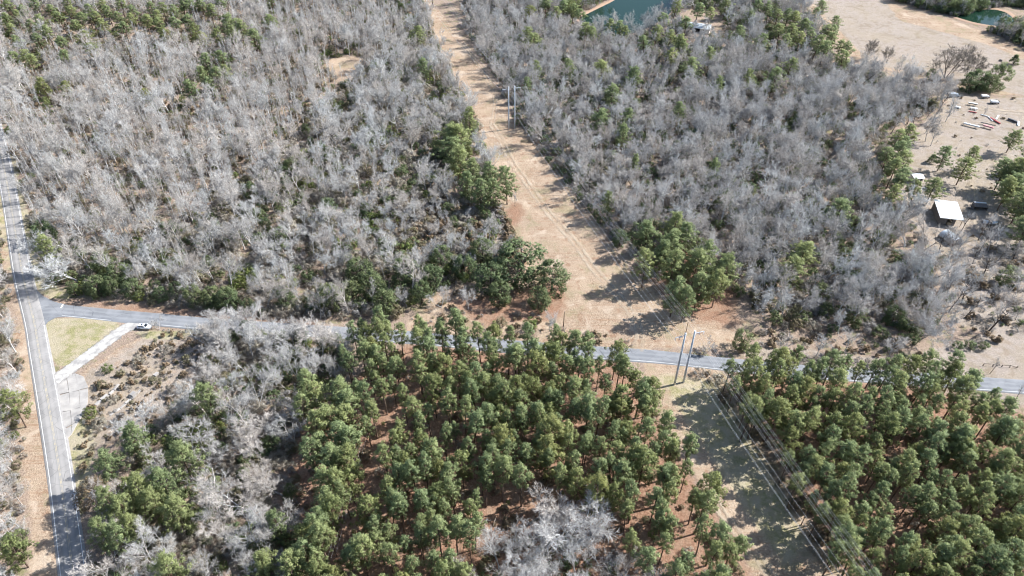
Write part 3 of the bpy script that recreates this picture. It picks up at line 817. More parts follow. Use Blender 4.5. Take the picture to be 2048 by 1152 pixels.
hp('nw', 'pine', 15, [(15, 10, 16), (60, 50, 18), (80, 40, 18), (100, 20, 18), (120, 32, 16), (140, 22, 16), (150, 48, 15), (172, 20, 18), (190, 34, 15), (215, 22, 18), (236, 34, 16), (248, 54, 14), (270, 20, 18), (292, 42, 15),
   (302, 14, 16), (326, 16, 16), (345, 22, 15), (362, 8, 16), (382, 8, 15), (402, 6, 15), (440, 6, 15), (30, 30, 15), (8, 36, 15), (75, 75, 14), (38, 82, 14), (50, 108, 15), (30, 112, 13), (58, 124, 13), (120, 84, 13), (126, 110, 13), (320, 46, 14), (372, 40, 13), (500, -8, 14), (540, -8, 14), (600, -10, 14), (20, 58, 14), (95, 62, 14), (165, 36, 14), (205, 48, 14), (262, 38, 14), (310, 30, 14), (45, 20, 15), (420, 20, 13), (350, 44, 13), (200, 8, 15), (130, 4, 15), (70, 8, 15), (240, 6, 15)])
hp('nw', 'yellow_pine', 13, [(170, 70, 14), (182, 96, 14), (85, 168, 12), (128, 172, 12), (330, 64, 13), (386, 56, 12), (405, 76, 12), (290, 188, 10), (435, 68, 12), (90, 205, 10)])
hp('nwclump', 'open_pine', 15, [(456, 40, 18), (480, 52, 19), (506, 70, 16), (540, 40, 15), (464, 62, 14)])
hp('nwmid', 'open_pine', 14, [(410, 116, 14), (446, 112, 15), (402, 142, 14), (432, 146, 16), (380, 172, 17), (450, 140, 12), (418, 166, 14)])
hp('rowleft', 'open_pine', 17, [(896, 292, 26), (926, 268, 30), (904, 262, 28), (914, 312, 26), (938, 228, 16), (944, 335, 18), (978, 338, 18), (1014, 354, 22), (986, 374, 20), (960, 376, 20), (934, 358, 17)])
HP.append(('single1', 'open_pine', 14, 832, 64, 14)); HP.append(('single2', 'open_pine', 14, 846, 128, 14))
PL['single1'] = ('lone pine on the left edge of the strip at its far end', None); PL['single2'] = ('lone pine left of the strip, midway between its far end and the steel poles', None)
hp('pond', 'pine', 16, [(1092, 8, 15), (1112, 24, 15), (1126, 10, 14), (1146, 16, 14), (1163, 28, 14), (1186, 66, 14), (1170, 58, 13), (1240, 54, 17), (1222, 50, 10), (1290, 84, 22), (1312, 62, 16), (1340, 70, 18), (1362, 82, 16), (1346, 110, 16), (1372, 46, 18), (1330, 36, 14), (1350, 10, 16), (1395, 18, 15), (1422, 26, 15)])
hp('pond', 'yellow_pine', 14, [(1060, 20, 12), (1150, 2, 12), (1248, 62, 12), (1140, 8, 11)])
hp('north', 'open_pine', 15, [(1050, 66, 15), (1070, 76, 17), (1053, 166, 11), (1074, 132, 12), (1135, 130, 14), (1206, 132, 20), (1266, 146, 19), (1226, 182, 17), (1200, 230, 21), (1253, 232, 15), (1247, 262, 15), (1356, 216, 15), (1380, 128, 20), (1420, 106, 13), (1440, 166, 12),
   (1550, 152, 22), (1580, 126, 16), (1500, 152, 12), (1478, 62, 14), (1520, 78, 15), (1500, 30, 14), (1452, 6, 14), (1365, 92, 16), (1610, 496, 32), (1582, 526, 24), (1682, 412, 24), (1220, 395, 12), (1432, 330, 12), (1270, 320, 10)])
hp('corner', 'pine', 16, [(1555, 30, 16), (1576, 28, 16), (1592, 36, 16), (1586, 60, 16), (1602, 76, 16), (1626, 66, 17), (1650, 60, 16), (1662, 76, 16), (1682, 92, 16), (1690, 112, 15), (1650, 92, 16), (1610, 50, 16), (1562, 60, 15), (1572, 82, 15), (1672, 62, 14), (1520, 10, 14), (1540, 14, 15), (1634, 84, 14), (1700, 98, 12)])
HP += [('f1', 'open_pine', 12, 1646, 8, 13), ('f2', 'open_pine', 10, 1632, 22, 11), ('f3', 'open_pine', 10, 1676, 40, 11)]
PL['f1'] = ('taller of the two pines together in the far tan field', None); PL['f2'] = ('shorter of the two pines together in the far tan field', None); PL['f3'] = ('small lone pine in the far field next to the woods corner', None)
hp('rowright', 'open_pine', 17, [(1296, 456, 25), (1342, 476, 27), (1292, 518, 25), (1352, 442, 22), (1396, 518, 28), (1400, 566, 28), (1346, 524, 26), (1352, 572, 24), (1454, 528, 25), (1438, 556, 22), (1374, 462, 22), (1326, 498, 20), (1374, 590, 20), (1420, 500, 20)])
hp('yard', 'open_pine', 13, [(1892, 302, 17), (1932, 328, 20), (1952, 304, 15), (1870, 368, 18)])
HP.append(('y1', 'yellow_pine', 12, 1834, 376, 14)); PL['y1'] = ('yellowish thin pine next to the small white roof in the yard', None)
hp('yardstand', 'pine', 16, [(1790, 272, 16), (1820, 266, 15), (1800, 300, 17), (1814, 320, 17), (1790, 332, 16), (1806, 352, 17), (1776, 312, 14), (1812, 286, 14), (1794, 360, 14)])
HP.append(('y2', 'pine', 17, 1788, 386, 13)); PL['y2'] = ('leaning looking slim pine with long bare trunk left of the yard', None)
PL['y2'] = ('slim pine with a long dark bare trunk left of the yard', None)
hp('yardright', 'open_pine', 16, [(2012, 334, 24), (2030, 360, 26), (2046, 342, 26), (2020, 372, 22), (2070, 380, 26), (2085, 350, 26), (2062, 410, 24), (2050, 395, 24), (2036, 330, 22), (2100, 400, 26), (2090, 440, 26), (2075, 300, 24), (2110, 330, 26), (2060, 450, 22)])  # those beyond the right frame edge are unseen, added to cast shadows into the yard
HP.append(('y3', 'open_pine', 12, 2030, 270, 18)); PL['y3'] = ('pine at the right edge of the yard beside the steel beams', None)
hp('roadmix', 'open_pine', 16, [(206, 920, 27), (260, 868, 28), (360, 906, 28), (270, 972, 31), (248, 1002, 28), (342, 1010, 31), (322, 958, 27), (262, 1046, 22), (300, 990, 24), (214, 1000, 24), (226, 1060, 24), (196, 1056, 20)])
hp('mid', 'open_pine', 16, [(330, 1130, 29), (526, 1120, 27), (590, 1114, 27), (556, 1040, 18), (415, 782, 26), (90, 488, 20)])
hp('mid', 'pine', 17, [(612, 770, 25), (640, 790, 25), (668, 776, 25), (700, 800, 26), (690, 840, 26), (650, 830, 24), (624, 846, 22), (668, 868, 25), (700, 880, 24), (640, 896, 24), (664, 920, 26), (620, 900, 20), (650, 956, 25), (646, 1000, 22), (636, 1040, 20), (604, 810, 20)])
hp('farleft', 'yellow_pine', 14, [(20, 1092, 26), (16, 802, 24)])
pines = []
for key, kind, h, px, py, r in HP:
    g = off_road(G(px, py, h * .74)); lab, grp = PL[key]
    ref = {'pine': 5.2, 'open_pine': 8.2, 'yellow_pine': 6.2}[kind]
    wf = min(1.8, max(.8, 2.5 * r / scale_at(py, h * .74) / (ref * h / (14 if kind == 'yellow_pine' else 17))))
    pines.append([kind, g.x, g.y, h, wf, lab, grp])
# ---- plantation pines in loose rows
CP_C = [(690, 625), (800, 632), (850, 640), (990, 648), (1130, 662), (1240, 690), (1290, 750), (1340, 820), (1400, 920), (1440, 990), (1480, 1060), (1520, 1130), (1580, 1290), (520, 1290), (610, 1060), (668, 960), (700, 850), (712, 800), (685, 780), (672, 690)]
CP_GAP = [(808, 640), (838, 640), (826, 700), (812, 760), (790, 830), (765, 920), (730, 1010), (690, 1090), (648, 1090), (678, 1000), (716, 900), (752, 820), (778, 770), (800, 700)]
CP_BARE = [(980, 965), (1090, 945), (1240, 1000), (1220, 1060), (1270, 1110), (1420, 1180), (1500, 1290), (930, 1290), (950, 1080)]
CP_R = [(1436, 690), (1500, 702), (1590, 685), (1640, 680), (1760, 690), (1840, 715), (1910, 720), (1960, 765), (2050, 820), (2220, 860), (2220, 1290), (1740, 1290), (1670, 1130), (1612, 1020), (1572, 940), (1512, 840), (1450, 760)]
def rows(cell, seed, poly, holes, where, hgt, kind='pine', drop=.1):
    X, Y, px, py, r1, r2 = jitter(cell, seed, .62)
    cx, cy = proj(X, Y, hgt * .74)
    ok = inpoly(cx, cy, poly) & (r1 > drop)
    for hpoly in holes: ok &= ~inpoly(cx, cy, hpoly)
    ok &= dist_line(X, Y, side_line) > 5.0
    ds = dist_line(X, Y, side_line)
    for x, y, a, b, d_, qx, qy in zip(X[ok], Y[ok], r1[ok], r2[ok], ds[ok], cx[ok], cy[ok]):
        lab, grp = where(d_, qx, qy)
        pines.append([kind if (a * 31.7) % 1 > .13 else 'yellow_pine', x, y, hgt * (0.78 + .34 * b), .85 + .4 * ((a * 7.3) % 1), lab, grp])
def where_c(d, x, y):
    if d < 11: return 'tall pine in the front row of the central plantation, along the side road', 'front row of the central plantation'
    if x > 1240 + (y - 690) * .60 - 60: return 'tall pine on the right flank of the central plantation, facing the power line', 'right flank of the central plantation'
    if x < 800 - (y - 690) * .42 + 40 and x < 800: return 'tall pine left of the narrow wire gap through the central plantation', 'central plantation left of the gap'
    if x < 905 - (y - 690) * .35: return 'tall pine on the right side of the narrow wire gap in the plantation', 'central plantation right of the gap'
    if y > 940: return 'tall pine in the near bottom part of the central plantation', 'near part of the central plantation'
    return 'tall pine inside the central plantation, away from its edges', 'inside of the central plantation'
def where_r(d, x, y):
    if d < 11: return 'tall pine in the front row of the right plantation, along the side road', 'front row of the right plantation'
    if x < 1450 + (y - 740) * .60 + 60: return 'tall pine on the left flank of the right plantation, under the wires', 'left flank of the right plantation'
    if x > 1920: return 'tall pine of the right plantation at the right picture edge', 'right plantation at the picture edge'
    if y > 1000: return 'tall pine in the near bottom part of the right plantation', 'near part of the right plantation'
    return 'tall pine inside the right plantation, away from its edges', 'inside of the right plantation'
rows(4.75, 3, CP_C, [CP_GAP, CP_BARE], where_c, 17.5, drop=.15)
rows(4.7, 5, CP_R, [[(1500, 830), (1545, 830), (1560, 870), (1520, 880)]], where_r, 17.5, drop=.10)
def rank(lst, xi, yi, hi):
    out = []
    for it in lst:
        px, py = proj(it[xi], it[yi], it[hi] * .7)
        vis_ = (-25 < px < 2073) and (-25 < py < 1177)
        d = it[yi] * CT + CAM_H * ST
        out.append((it[hi] / d if vis_ else -1, it))
    out.sort(key=lambda t: -t[0]); return out
def split(lst, n, xi=1, yi=2, hi=3, keep=None):
    rk = rank(lst, xi, yi, hi); a = []; b = []
    for s, it in rk:
        (a if s > 0 and len(a) < n else b).append(it)
    return a, b
solo = [p for p in pines if p[6] is None]; rest = [p for p in pines if p[6] is not None]
near, far = split(rest, 300 - len(solo))
cnt = 0
for kind, x, y, h, wf, lab, grp in solo + near:
    plant(kind, cnt, x, y, h, lab, grp, wf); cnt += 1
growth('distant_pines', 'pines crowding the far edges of the woods, too many to count', ['pine', 'open_pine', 'yellow_pine'],
       [(p[0], i % len(VAR[p[0]]), p[1], p[2], -.12, i * 2.399, p[4] * p[3] / VAR[p[0]][0][0], p[3] / VAR[p[0]][0][0]) for i, p in enumerate(far)])

# ---- leafless woods
SLENDER = [(-300, -70), (700, -70), (800, 60), (750, 110), (640, 220), (560, 300), (420, 420), (280, 500), (80, 470), (50, 400), (25, 300), (-10, 200), (-300, 150)]
LEFT_WOODS = [(28, 260), (62, 450), (100, 560), (150, 594), (300, 608), (450, 622), (640, 640), (780, 640), (850, 600), (880, 590), (930, 565), (960, 545), (1010, 470), (988, 400), (985, 345), (972, 290), (936, 205), (875, 95), (826, -70), (700, -70)]
BRUSHY = [(740, 430), (860, 400), (1000, 410), (1050, 520), (960, 545), (860, 570), (780, 520)]
RIGHT_WOODS = [(1040, -150), (925, -70), (930, 60), (1000, 175), (1060, 262), (1150, 372), (1262, 512), (1320, 560), (1480, 600), (1560, 655), (1700, 672), (1830, 690), (1890, 650), (1870, 570), (1850, 490), (1800, 420), (1790, 330), (1770, 260), (1850, 230), (1890, 200), (1800, 170), (1690, 130), (1660, 110), (1560, -70), (1440, -150)]
LEFT_EDGE = [(-260, 250), (-30, 300), (5, 480), (36, 640), (50, 760), (56, 860), (46, 1000), (52, 1150), (70, 1360), (-260, 1360)]
SOUTH_LEFT = [(415, 668), (600, 676), (700, 684), (690, 760), (620, 800), (590, 900), (600, 1050), (620, 1370), (200, 1370), (185, 1150), (215, 1000), (240, 900), (330, 850), (400, 790)]
BOTTOM = [(985, 1100), (1100, 1060), (1230, 1110), (1300, 1180), (1480, 1290), (1500, 1370), (900, 1370), (930, 1200)]
FAR_R = [(1700, -70), (1770, -5), (1860, 22), (1912, 34), (1960, 22), (2000, 12), (2100, 20), (2100, -70)]
FAR_R2 = [(1968, 60), (2050, 96), (2260, 150), (2260, 60), (2040, 58)]
ROADSIDE = [(1500, 668), (1640, 690), (1760, 700), (1830, 690), (1700, 660)]
POND_P = [(1150, 40), (1225, -6), (1250, -20), (1305, -30), (1350, -8), (1350, 30), (1300, 62), (1240, 78), (1180, 64)]
HOUSES = [[(1870, 380), (1935, 380), (1935, 460), (1865, 460)], [(1890, 455), (1940, 455), (1940, 510), (1890, 510)], [(1345, 20), (1440, 20), (1450, 75), (1380, 80)], [(1815, 335), (1850, 335), (1850, 370), (1815, 370)], SMALL_CLEAR]
bare = []
def scatter(cell, seed, poly, kinds, h0, h1, lab, grp, drop=0.0, holes=(), patch=None, wr=(.85, 1.15)):
    X, Y, px, py, r1, r2 = jitter(cell, seed)
    ok = inpoly(px, py, poly) & (r1 >= drop) & ~inpoly(px, py, POND_P)
    for q in list(holes) + HOUSES: ok &= ~inpoly(px, py, q)
    ok &= (dist_line(X, Y, side_line) > 4.2) & (dist_line(X, Y, main_line) > 6.0)
    if patch is not None: ok &= wave(X, Y, 2.3, patch) > -.48
    for i in np.nonzero(ok)[0]:
        kd = kinds[int(r2[i] * 997) % len(kinds)]
        bare.append([kd, X[i], Y[i], (h0 + (h1 - h0) * ((r1[i] * 13.7) % 1)) * (.72 if (r2[i] * 71) % 1 < .22 else 1), wr[0] + (wr[1] - wr[0]) * ((r2[i] * 5.3) % 1), lab, grp])
scatter(4.4, 21, SLENDER, ['slender', 'slender', 'slender', 'bare_pale'], 11, 16, 'slender pale leafless tree in the upper left woods', 'slender trees upper left', .08, (), 2.2)
scatter(6.6, 22, LEFT_WOODS, ['bare_pale', 'bare_pale', 'bare_grey', 'slender', 'bare_dense'], 10, 15.5, 'leafless grey tree in the woods between the roads and the cleared strip', 'bare trees left of the cleared strip', .15, [SLENDER, BRUSHY], 1.3)
scatter(6.2, 23, BRUSHY, ['bare_dense', 'bare_pale', 'bare_grey'], 6, 11, 'leafless tree rising from the brown brush left of the cleared strip', 'bare trees in the brown brush', .2)
scatter(6.2, 24, RIGHT_WOODS, ['grey_dense', 'grey_dense', 'bare_grey', 'bare_pale', 'grey_dense'], 11.0, 15.5, 'leafless grey tree in the big woods right of the cleared strip', 'bare trees right of the cleared strip', .10, [YARD], .4)
scatter(5.6, 25, LEFT_EDGE, ['bare_pale', 'bare_pale', 'bare_multi'], 9, 14, 'leafless pale tree across the main road at the left picture edge', 'bare trees left of the main road', .2)
scatter(7.0, 26, SOUTH_LEFT, ['bare_pale', 'bare_dense', 'bare_dense', 'bare_multi'], 9.5, 14, 'leafless pale tree in the thicket between main road and pine plantation', 'bare trees left of the plantation', .22)
scatter(6.0, 27, BOTTOM, ['bare_dense', 'bare_multi'], 10, 13, 'leafless white barked tree in the gap at the plantation bottom', 'bare trees at the plantation bottom', .1)
scatter(7.5, 30, [(1850, 430), (1880, 470), (2060, 490), (2080, 660), (1960, 675), (1895, 620)], ['bare_dark', 'bare_grey', 'bare_grey'], 8, 13, 'dark leafless tree on the dry slope below the sheds', 'bare trees on the dry slope', .2)
scatter(8, 31, [(1700, 140), (1880, 190), (1910, 250), (1860, 300), (1780, 270)], ['bare_grey', 'bare_dark'], 9, 13, 'leafless tree at the woods edge beside the yard track', 'bare trees at the yard edge', .15)
scatter(5.2, 32, [(395, 664), (640, 680), (705, 686), (690, 708), (600, 700), (420, 684)], ['bare_dense'], 10, 13.5, 'pale leafless tree on the near bank hiding the side road', 'bare trees hiding the side road', .05)
scatter(4.6, 28, FAR_R, ['bare_grey', 'evergreen'], 8, 11, 'x', 'y', .1); scatter(4.6, 29, FAR_R2, ['bare_grey', 'evergreen'], 8, 11, 'x', 'y', .1)
# evergreens of the far bank go with the distant growth
farmix = [b for b in bare if b[5] == 'x']; bare = [b for b in bare if b[5] != 'x']
# ---- evergreen trees and shrubs
EV = [(720, 548, 8, 1.0, 'rounded green evergreen tree at the left of the evergreen row above the road'),
 (882, 520, 8, .75, 'dark glossy evergreen tree in the row above the tan grass'), (866, 560, 8, .8, 'green evergreen tree just below the dark glossy one'),
 (842, 590, 7, .8, 'very dark evergreen tree at the edge of tan grass'), (770, 608, 7, .95, 'dull green evergreen tree next to the side road'),
 (700, 590, 7, .9, 'dark evergreen tree in deep shade above the side road'), (964, 508, 9, .75, 'green evergreen tree at the top left of the big round clump'),
 (980, 560, 9, .95, 'green evergreen tree left of the biggest round crown'), (1040, 530, 11, 1.35, 'biggest broad round evergreen crown beside the cleared strip'),
 (1104, 562, 10, .95, 'green evergreen tree right of the biggest round crown, on the strip edge'), (1000, 590, 7, .9, 'dark evergreen at the foot of the big round clump, left'), (1078, 600, 7, .9, 'dark evergreen at the foot of the big round clump, right'), (930, 540, 8, .8, 'green evergreen between tan grass and the big round clump'),
 (810, 545, 8, .9, 'green evergreen tree amid the row above the road'), (745, 575, 8, .9, 'green evergreen tree amid brown brush left in the row above the road'), (660, 600, 8, .9, 'evergreen tree at the left end of the row above the road'),
 (1485, 682, 6, .8, 'dark evergreen tree beside the side road right of the poles'),
 (2018, 556, 6, 1.0, 'dark evergreen tree at the right picture edge above the dry slope'), (1938, 168, 8, .9, 'evergreen in the row at the field edge, leftmost'),
 (1958, 164, 9, .9, 'evergreen in the row at the field edge, second from left'), (1978, 168, 8, .9, 'evergreen in the row at the field edge, third from left'),
 (1998, 156, 11, .85, 'evergreen in the row at the field edge, tallest at right'), (1862, 150, 5, .7, 'evergreen under the very large leafless tree'),
 (90, 470, 8, .8, 'green evergreen tree beside the main road above the junction'), (205, 530, 7, .9, 'green evergreen tree right of the broad white tree'),
 (240, 552, 7, .9, 'olive evergreen tree second right of the broad white tree'), (655, 420, 7, .8, 'bright evergreen tree alone amid the left woods'),
 (340, 462, 6, .9, 'olive evergreen tree amid brown thickets above the junction'), (500, 386, 7, .7, 'dark evergreen tree upper middle of the left woods'),
 (735, 270, 7, .8, 'dark evergreen clump under grey crowns left of the strip'), (640, 300, 6, .7, 'dark evergreen in the shade of the left woods'),
 (1445, 400, 7, .9, 'dark evergreen amid the right woods above the clump of pines'), (1240, 480, 6, .7, 'green evergreen beside the right woods edge'), (1700, 560, 6, .9, 'dark evergreen under grey crowns at lower right woods'),
 (1760, 480, 6, .8, 'dark evergreen under the slim pine'), (1640, 590, 6, .9, 'dark evergreen amid the lower right woods')]
# leafless trees that stand out: crown x, crown y, height, kind, width, label
NOTE = [(142, 528, 13, 'bare_dense', 1.55, 'broad white barked leafless tree overhanging the road junction'),
 (322, 632, 6.5, 'bare_multi', .9, 'small white leafless tree beside the parked car'),
 (432, 690, 10, 'bare_dense', 1.3, 'wide pale leafless tree on the brushy lot corner south of the side road'),
 (520, 648, 12, 'bare_dense', 1.35, 'spreading pale leafless tree reaching over the side road, left one of two'),
 (585, 662, 13, 'bare_dense', 1.4, 'spreading pale leafless tree reaching over the side road, right one of two'),
 (470, 652, 12, 'bare_dense', 1.3, 'pale leafless tree covering the side road, just left of the two spreading ones'),
 (635, 668, 13, 'bare_dense', 1.35, 'pale leafless tree covering the side road next to the evergreen row'),
 (405, 664, 10, 'bare_multi', 1.1, 'low white leafless tree on the road edge right of the car'),
 (1060, 1010, 14, 'bare_dense', 1.25, 'great white leafless tree in the plantation gap, its left half'),
 (1130, 1030, 15, 'bare_dense', 1.35, 'great white leafless tree in the plantation gap, its tallest crown'),
 (1185, 1040, 13, 'bare_dense', 1.2, 'great white leafless tree in the plantation gap, its right half'),
 (480, 985, 13, 'bare_dense', 1.35, 'big white leafless tree right of the roadside pines, upper one'),
 (560, 960, 12, 'bare_dense', 1.2, 'white leafless tree touching the pines left of the plantation'),
 (215, 1090, 13, 'bare_multi', 1.3, 'white leafless tree leaning out over the main road, bottom left'),
 (390, 865, 11, 'bare_dense', 1.2, 'white leafless tree below the concrete ruins'),
 (525, 830, 11, 'bare_dense', 1.25, 'pale round leafless tree above the big white ones'),
 (880, 590, 9, 'bare_multi', 1.0, 'white leafless tree in tan grass above the side road'),
 (935, 596, 8, 'bare_pale', .95, 'small white leafless tree above the side road, in tan grass'),
 (1100, 640, 8, 'bare_pale', .9, 'white leafless tree beside the small wooden pole'),
 (1420, 690, 6, 'bare_multi', .9, 'grey leafless shrubby tree beside the twin steel poles'),
 (1030, 395, 7, 'bare_dark', .7, 'small dark leafless tree alone on orange grass at the strip edge'),
 (1908, 112, 19, 'bare_fan', 1.25, 'very large dark leafless tree at the edge of the far field'),
 (1948, 124, 15, 'bare_fan', .9, 'dark leafless tree slanting right beside the very large one'),
 (1740, 92, 11, 'bare_fan', .9, 'dark leafless tree on the near margin of the far field'),
 (1780, 105, 9, 'bare_fan', .8, 'small dark leafless tree on the margin of the far field'),
 (1915, 590, 12, 'bare_dark', .9, 'dark leafless tree at the yard fence, first from the woods'),
 (1950, 600, 12, 'bare_dark', .8, 'dark leafless tree at the yard fence, second from the woods'),
 (2000, 625, 13, 'bare_dark', 1.2, 'dark spreading leafless tree nearest the side road on the right'),
 (1960, 500, 10, 'bare_dark', .9, 'dark leafless tree below the boat in the yard'),
 (1990, 440, 9, 'bare_dark', .9, 'dark leafless tree right of the boat in the yard'),
 (1935, 438, 9, 'bare_dark', .9, 'dark leafless tree between white shed and boat'),
 (1890, 480, 10, 'bare_dark', .9, 'dark leafless tree left of the round roofed shed'),
 (1970, 220, 6, 'bare_dark', .7, 'thin leafless sapling among the steel beams'),
 (1960, 560, 9, 'bare_grey', 1.0, 'grey leafless tree in the middle of the dry lower yard'),
 (1720, 610, 12, 'bare_grey', 1.2, 'grey leafless tree with round crown at the lower woods edge'),
 (1560, 690, 9, 'bare_grey', 1.1, 'grey leafless tree on the road bank, first right of the poles'),
 (1640, 690, 9, 'bare_grey', 1.1, 'grey leafless tree on the road bank, second right of the poles'),
 (1700, 680, 9, 'bare_grey', 1.0, 'grey leafless tree on the road bank, third right of the poles'),
 (1790, 690, 10, 'bare_grey', 1.1, 'grey leafless tree on the road bank, fourth right of the poles'),
 (2010, 745, 7, 'bare_dark', .6, 'thin leafless sapling over the side road at the far right'),
 (2045, 780, 6, 'bare_dark', .6, 'thin leafless sapling by the pale sandy patch, far right')]
for i, (px, py, h, kd, w, lab) in enumerate(NOTE):
    g = off_road(G(px, py, h * .62)); plant(kd, i, g.x, g.y, h, lab, None, w)
EVS = []
def evs(cell, seed, poly, h0, h1, lab, grp, drop, holes=()):
    X, Y, px, py, r1, r2 = jitter(cell, seed)
    ok = inpoly(px, py, poly) & (r1 >= drop) & ~inpoly(px, py, POND_P) & ((wave(X, Y, 1.4, 2.0) > -.25) | (cell < 6))
    for q in list(holes) + HOUSES: ok &= ~inpoly(px, py, q)
    ok &= (dist_line(X, Y, side_line) > 4.5) & (dist_line(X, Y, main_line) > 8.0)
    for i in np.nonzero(ok)[0]: EVS.append((X[i], Y[i], h0 + (h1 - h0) * ((r1[i] * 13.7) % 1), .7 + .5 * r2[i], lab, grp))
NSH = [(150, 596), (300, 608), (450, 618), (640, 634), (640, 618), (450, 602), (300, 592), (150, 580)]
evs(5.0, 74, NSH, 5, 9, 'dark evergreen in the row shading the side road on its far side', 'evergreens shading the side road', .15)
evs(5.5, 75, [(430, 668), (720, 690), (700, 720), (600, 705)], 5, 8, 'dark evergreen on the near bank hiding the side road', 'evergreens hiding the side road', .2)
evs(15, 71, LEFT_WOODS, 4, 7.5, 'green evergreen beneath grey crowns in the woods left of the cleared strip', 'evergreens in the left woods', .3, [SLENDER])
evs(14, 72, RIGHT_WOODS, 4, 7.5, 'green evergreen beneath grey crowns in the woods right of the cleared strip', 'evergreens in the right woods', .35, [YARD])
evs(13, 73, SOUTH_LEFT, 4, 7, 'green evergreen in the thicket between main road and plantation', 'evergreens left of the plantation', .35)
for i, (x, y, h, w, lab, grp) in enumerate(EVS): plant('evergreen', i, x, y, h, lab, grp, w)
KEEP = [(p[1] - p[1] * 7 / math.hypot(p[1], p[2]), p[2] - p[2] * 7 / math.hypot(p[1], p[2]), 4.0) for p in pines if p[6] in ('pines on left edge of the cleared strip', 'pine cluster amid slender trees', 'pine clump upper left', 'pines along the far left woods edge')] + [(e[0], e[1], 2.6) for e in EVS] + [(p[1], p[2], 4.6 * p[4]) for p in pines if 'plantation' not in p[5]] + [(*G(n[0], n[1], n[2] * .62).xy, 4.0) for n in NOTE if not (380 < n[0] < 650 and 600 < n[1] < 700)] + [(*G(n[0], n[1], n[2] * .5).xy, 4.2 * n[3]) for n in EV]
KA = np.array(KEEP)
bare = [b for b in bare if (np.hypot(KA[:, 0] - b[1], KA[:, 1] - b[2]) > KA[:, 2]).all()]
near, far = split(bare, 300 - len(NOTE))
for i, (kind, x, y, h, wf, lab, grp) in enumerate(near): plant(kind, i * 5 + int(x), x, y, h, lab, grp, wf)
growth('bare_woodland', 'grey leafless woodland stretching over the farther ground', ['slender', 'bare_pale', 'bare_grey', 'bare_dark', 'bare_multi', 'bare_dense', 'grey_dense', 'evergreen'],
       [(p[0], (i * 7) % len(VAR[p[0]]), p[1], p[2], -.12, i * 2.399, p[4] * p[3] / VAR[p[0]][0][0], p[3] / VAR[p[0]][0][0]) for i, p in enumerate(far + farmix)])

# ---- evergreen trees and shrubs
for i, (px, py, h, w, lab) in enumerate(EV):
    g = off_road(G(px, py, h * .5)); plant('evergreen', i, g.x, g.y, h * 1.25, lab, None, w * 1.25)
for px, py, h, lab in [(2030, 120, 5.6, 'dark cone shaped cedar alone in the far field'), (1865, 318, 4.2, 'small dark cone shaped cedar in the yard')]:
    g = G(px, py, h * .4); plant('cedar', 0, g.x, g.y, h, lab, None, 1.75)
g = G(185, 985, 7.5); plant('tan_oak', 0, g.x, g.y, 11.5, 'oak holding tan dead leaves over the main road, bottom left', None, 1.05)
SH = [(180, 826, 3.0, 'bush_green', 'round green shrub with a sharp shadow beside the concrete lot'), (214, 738, 2.6, 'bush_green', 'green shrub alone by the gravel drive'),
 (205, 770, 2.4, 'bush_olive', 'olive shrub on the edge of the concrete lot'), (240, 746, 2.0, 'bush_olive', 'small olive shrub right of the lone green one'),
 (225, 800, 2.2, 'brush_brown', 'brown leafless thicket between the concrete ruins'), (275, 722, 2.4, 'brush_brown', 'brown leafless thicket beside the gravel drive'),
 (305, 760, 2.2, 'bush_olive', 'olive shrub above the concrete rubble'), (330, 700, 2.6, 'brush_brown', 'brown thicket below the small white tree'),
 (372, 720, 2.6, 'bush_olive', 'olive shrub in the middle of the brushy lot'), (350, 780, 3.0, 'brush_brown', 'large brown thicket below the brushy lot'),
 (200, 850, 2.8, 'brush_brown', 'brown thicket right of the round green shrub'), (240, 840, 3.0, 'brush_grey', 'grey thicket at the foot of the ruins'),
 (968, 428, 3.6, 'bush_green', 'bright green shrub on the left edge of the cleared strip'), (812, 500, 4.4, 'bush_green', 'bright yellow green shrub in the brown brush'),
 (1060, 648, 3.6, 'bush_green', 'yellow green shrub beside the side road'), (1000, 645, 3.4, 'bush_olive', 'olive shrub beside the side road, next to the yellow green one'),
 (1400, 745, 2.4, 'brush_brown', 'reddish brown thicket at the foot of the twin steel poles'), (1430, 760, 2.6, 'brush_brown', 'brown thicket right of the pole foot'),
 (1915, 690, 2.6, 'bush_dark', 'dark shrub under the fence trees, left'), (1940, 690, 2.8, 'bush_dark', 'dark shrub under the fence trees, middle'), (1968, 692, 2.6, 'bush_dark', 'dark shrub under the fence trees, right'),
 (1400, 700, 2.8, 'brush_grey', 'grey thicket on the road bank behind the twin poles'), (1830, 140, 3.0, 'brush_grey', 'grey thicket on the field margin left of the very large tree'), (1848, 146, 3.0, 'brush_grey', 'grey thicket on the field margin under the very large tree')]
for i, (px, py, h, kd, lab) in enumerate(SH):
    g = G(px, py, h * .4); plant(kd, i, g.x, g.y, h, lab, None, 1.05)

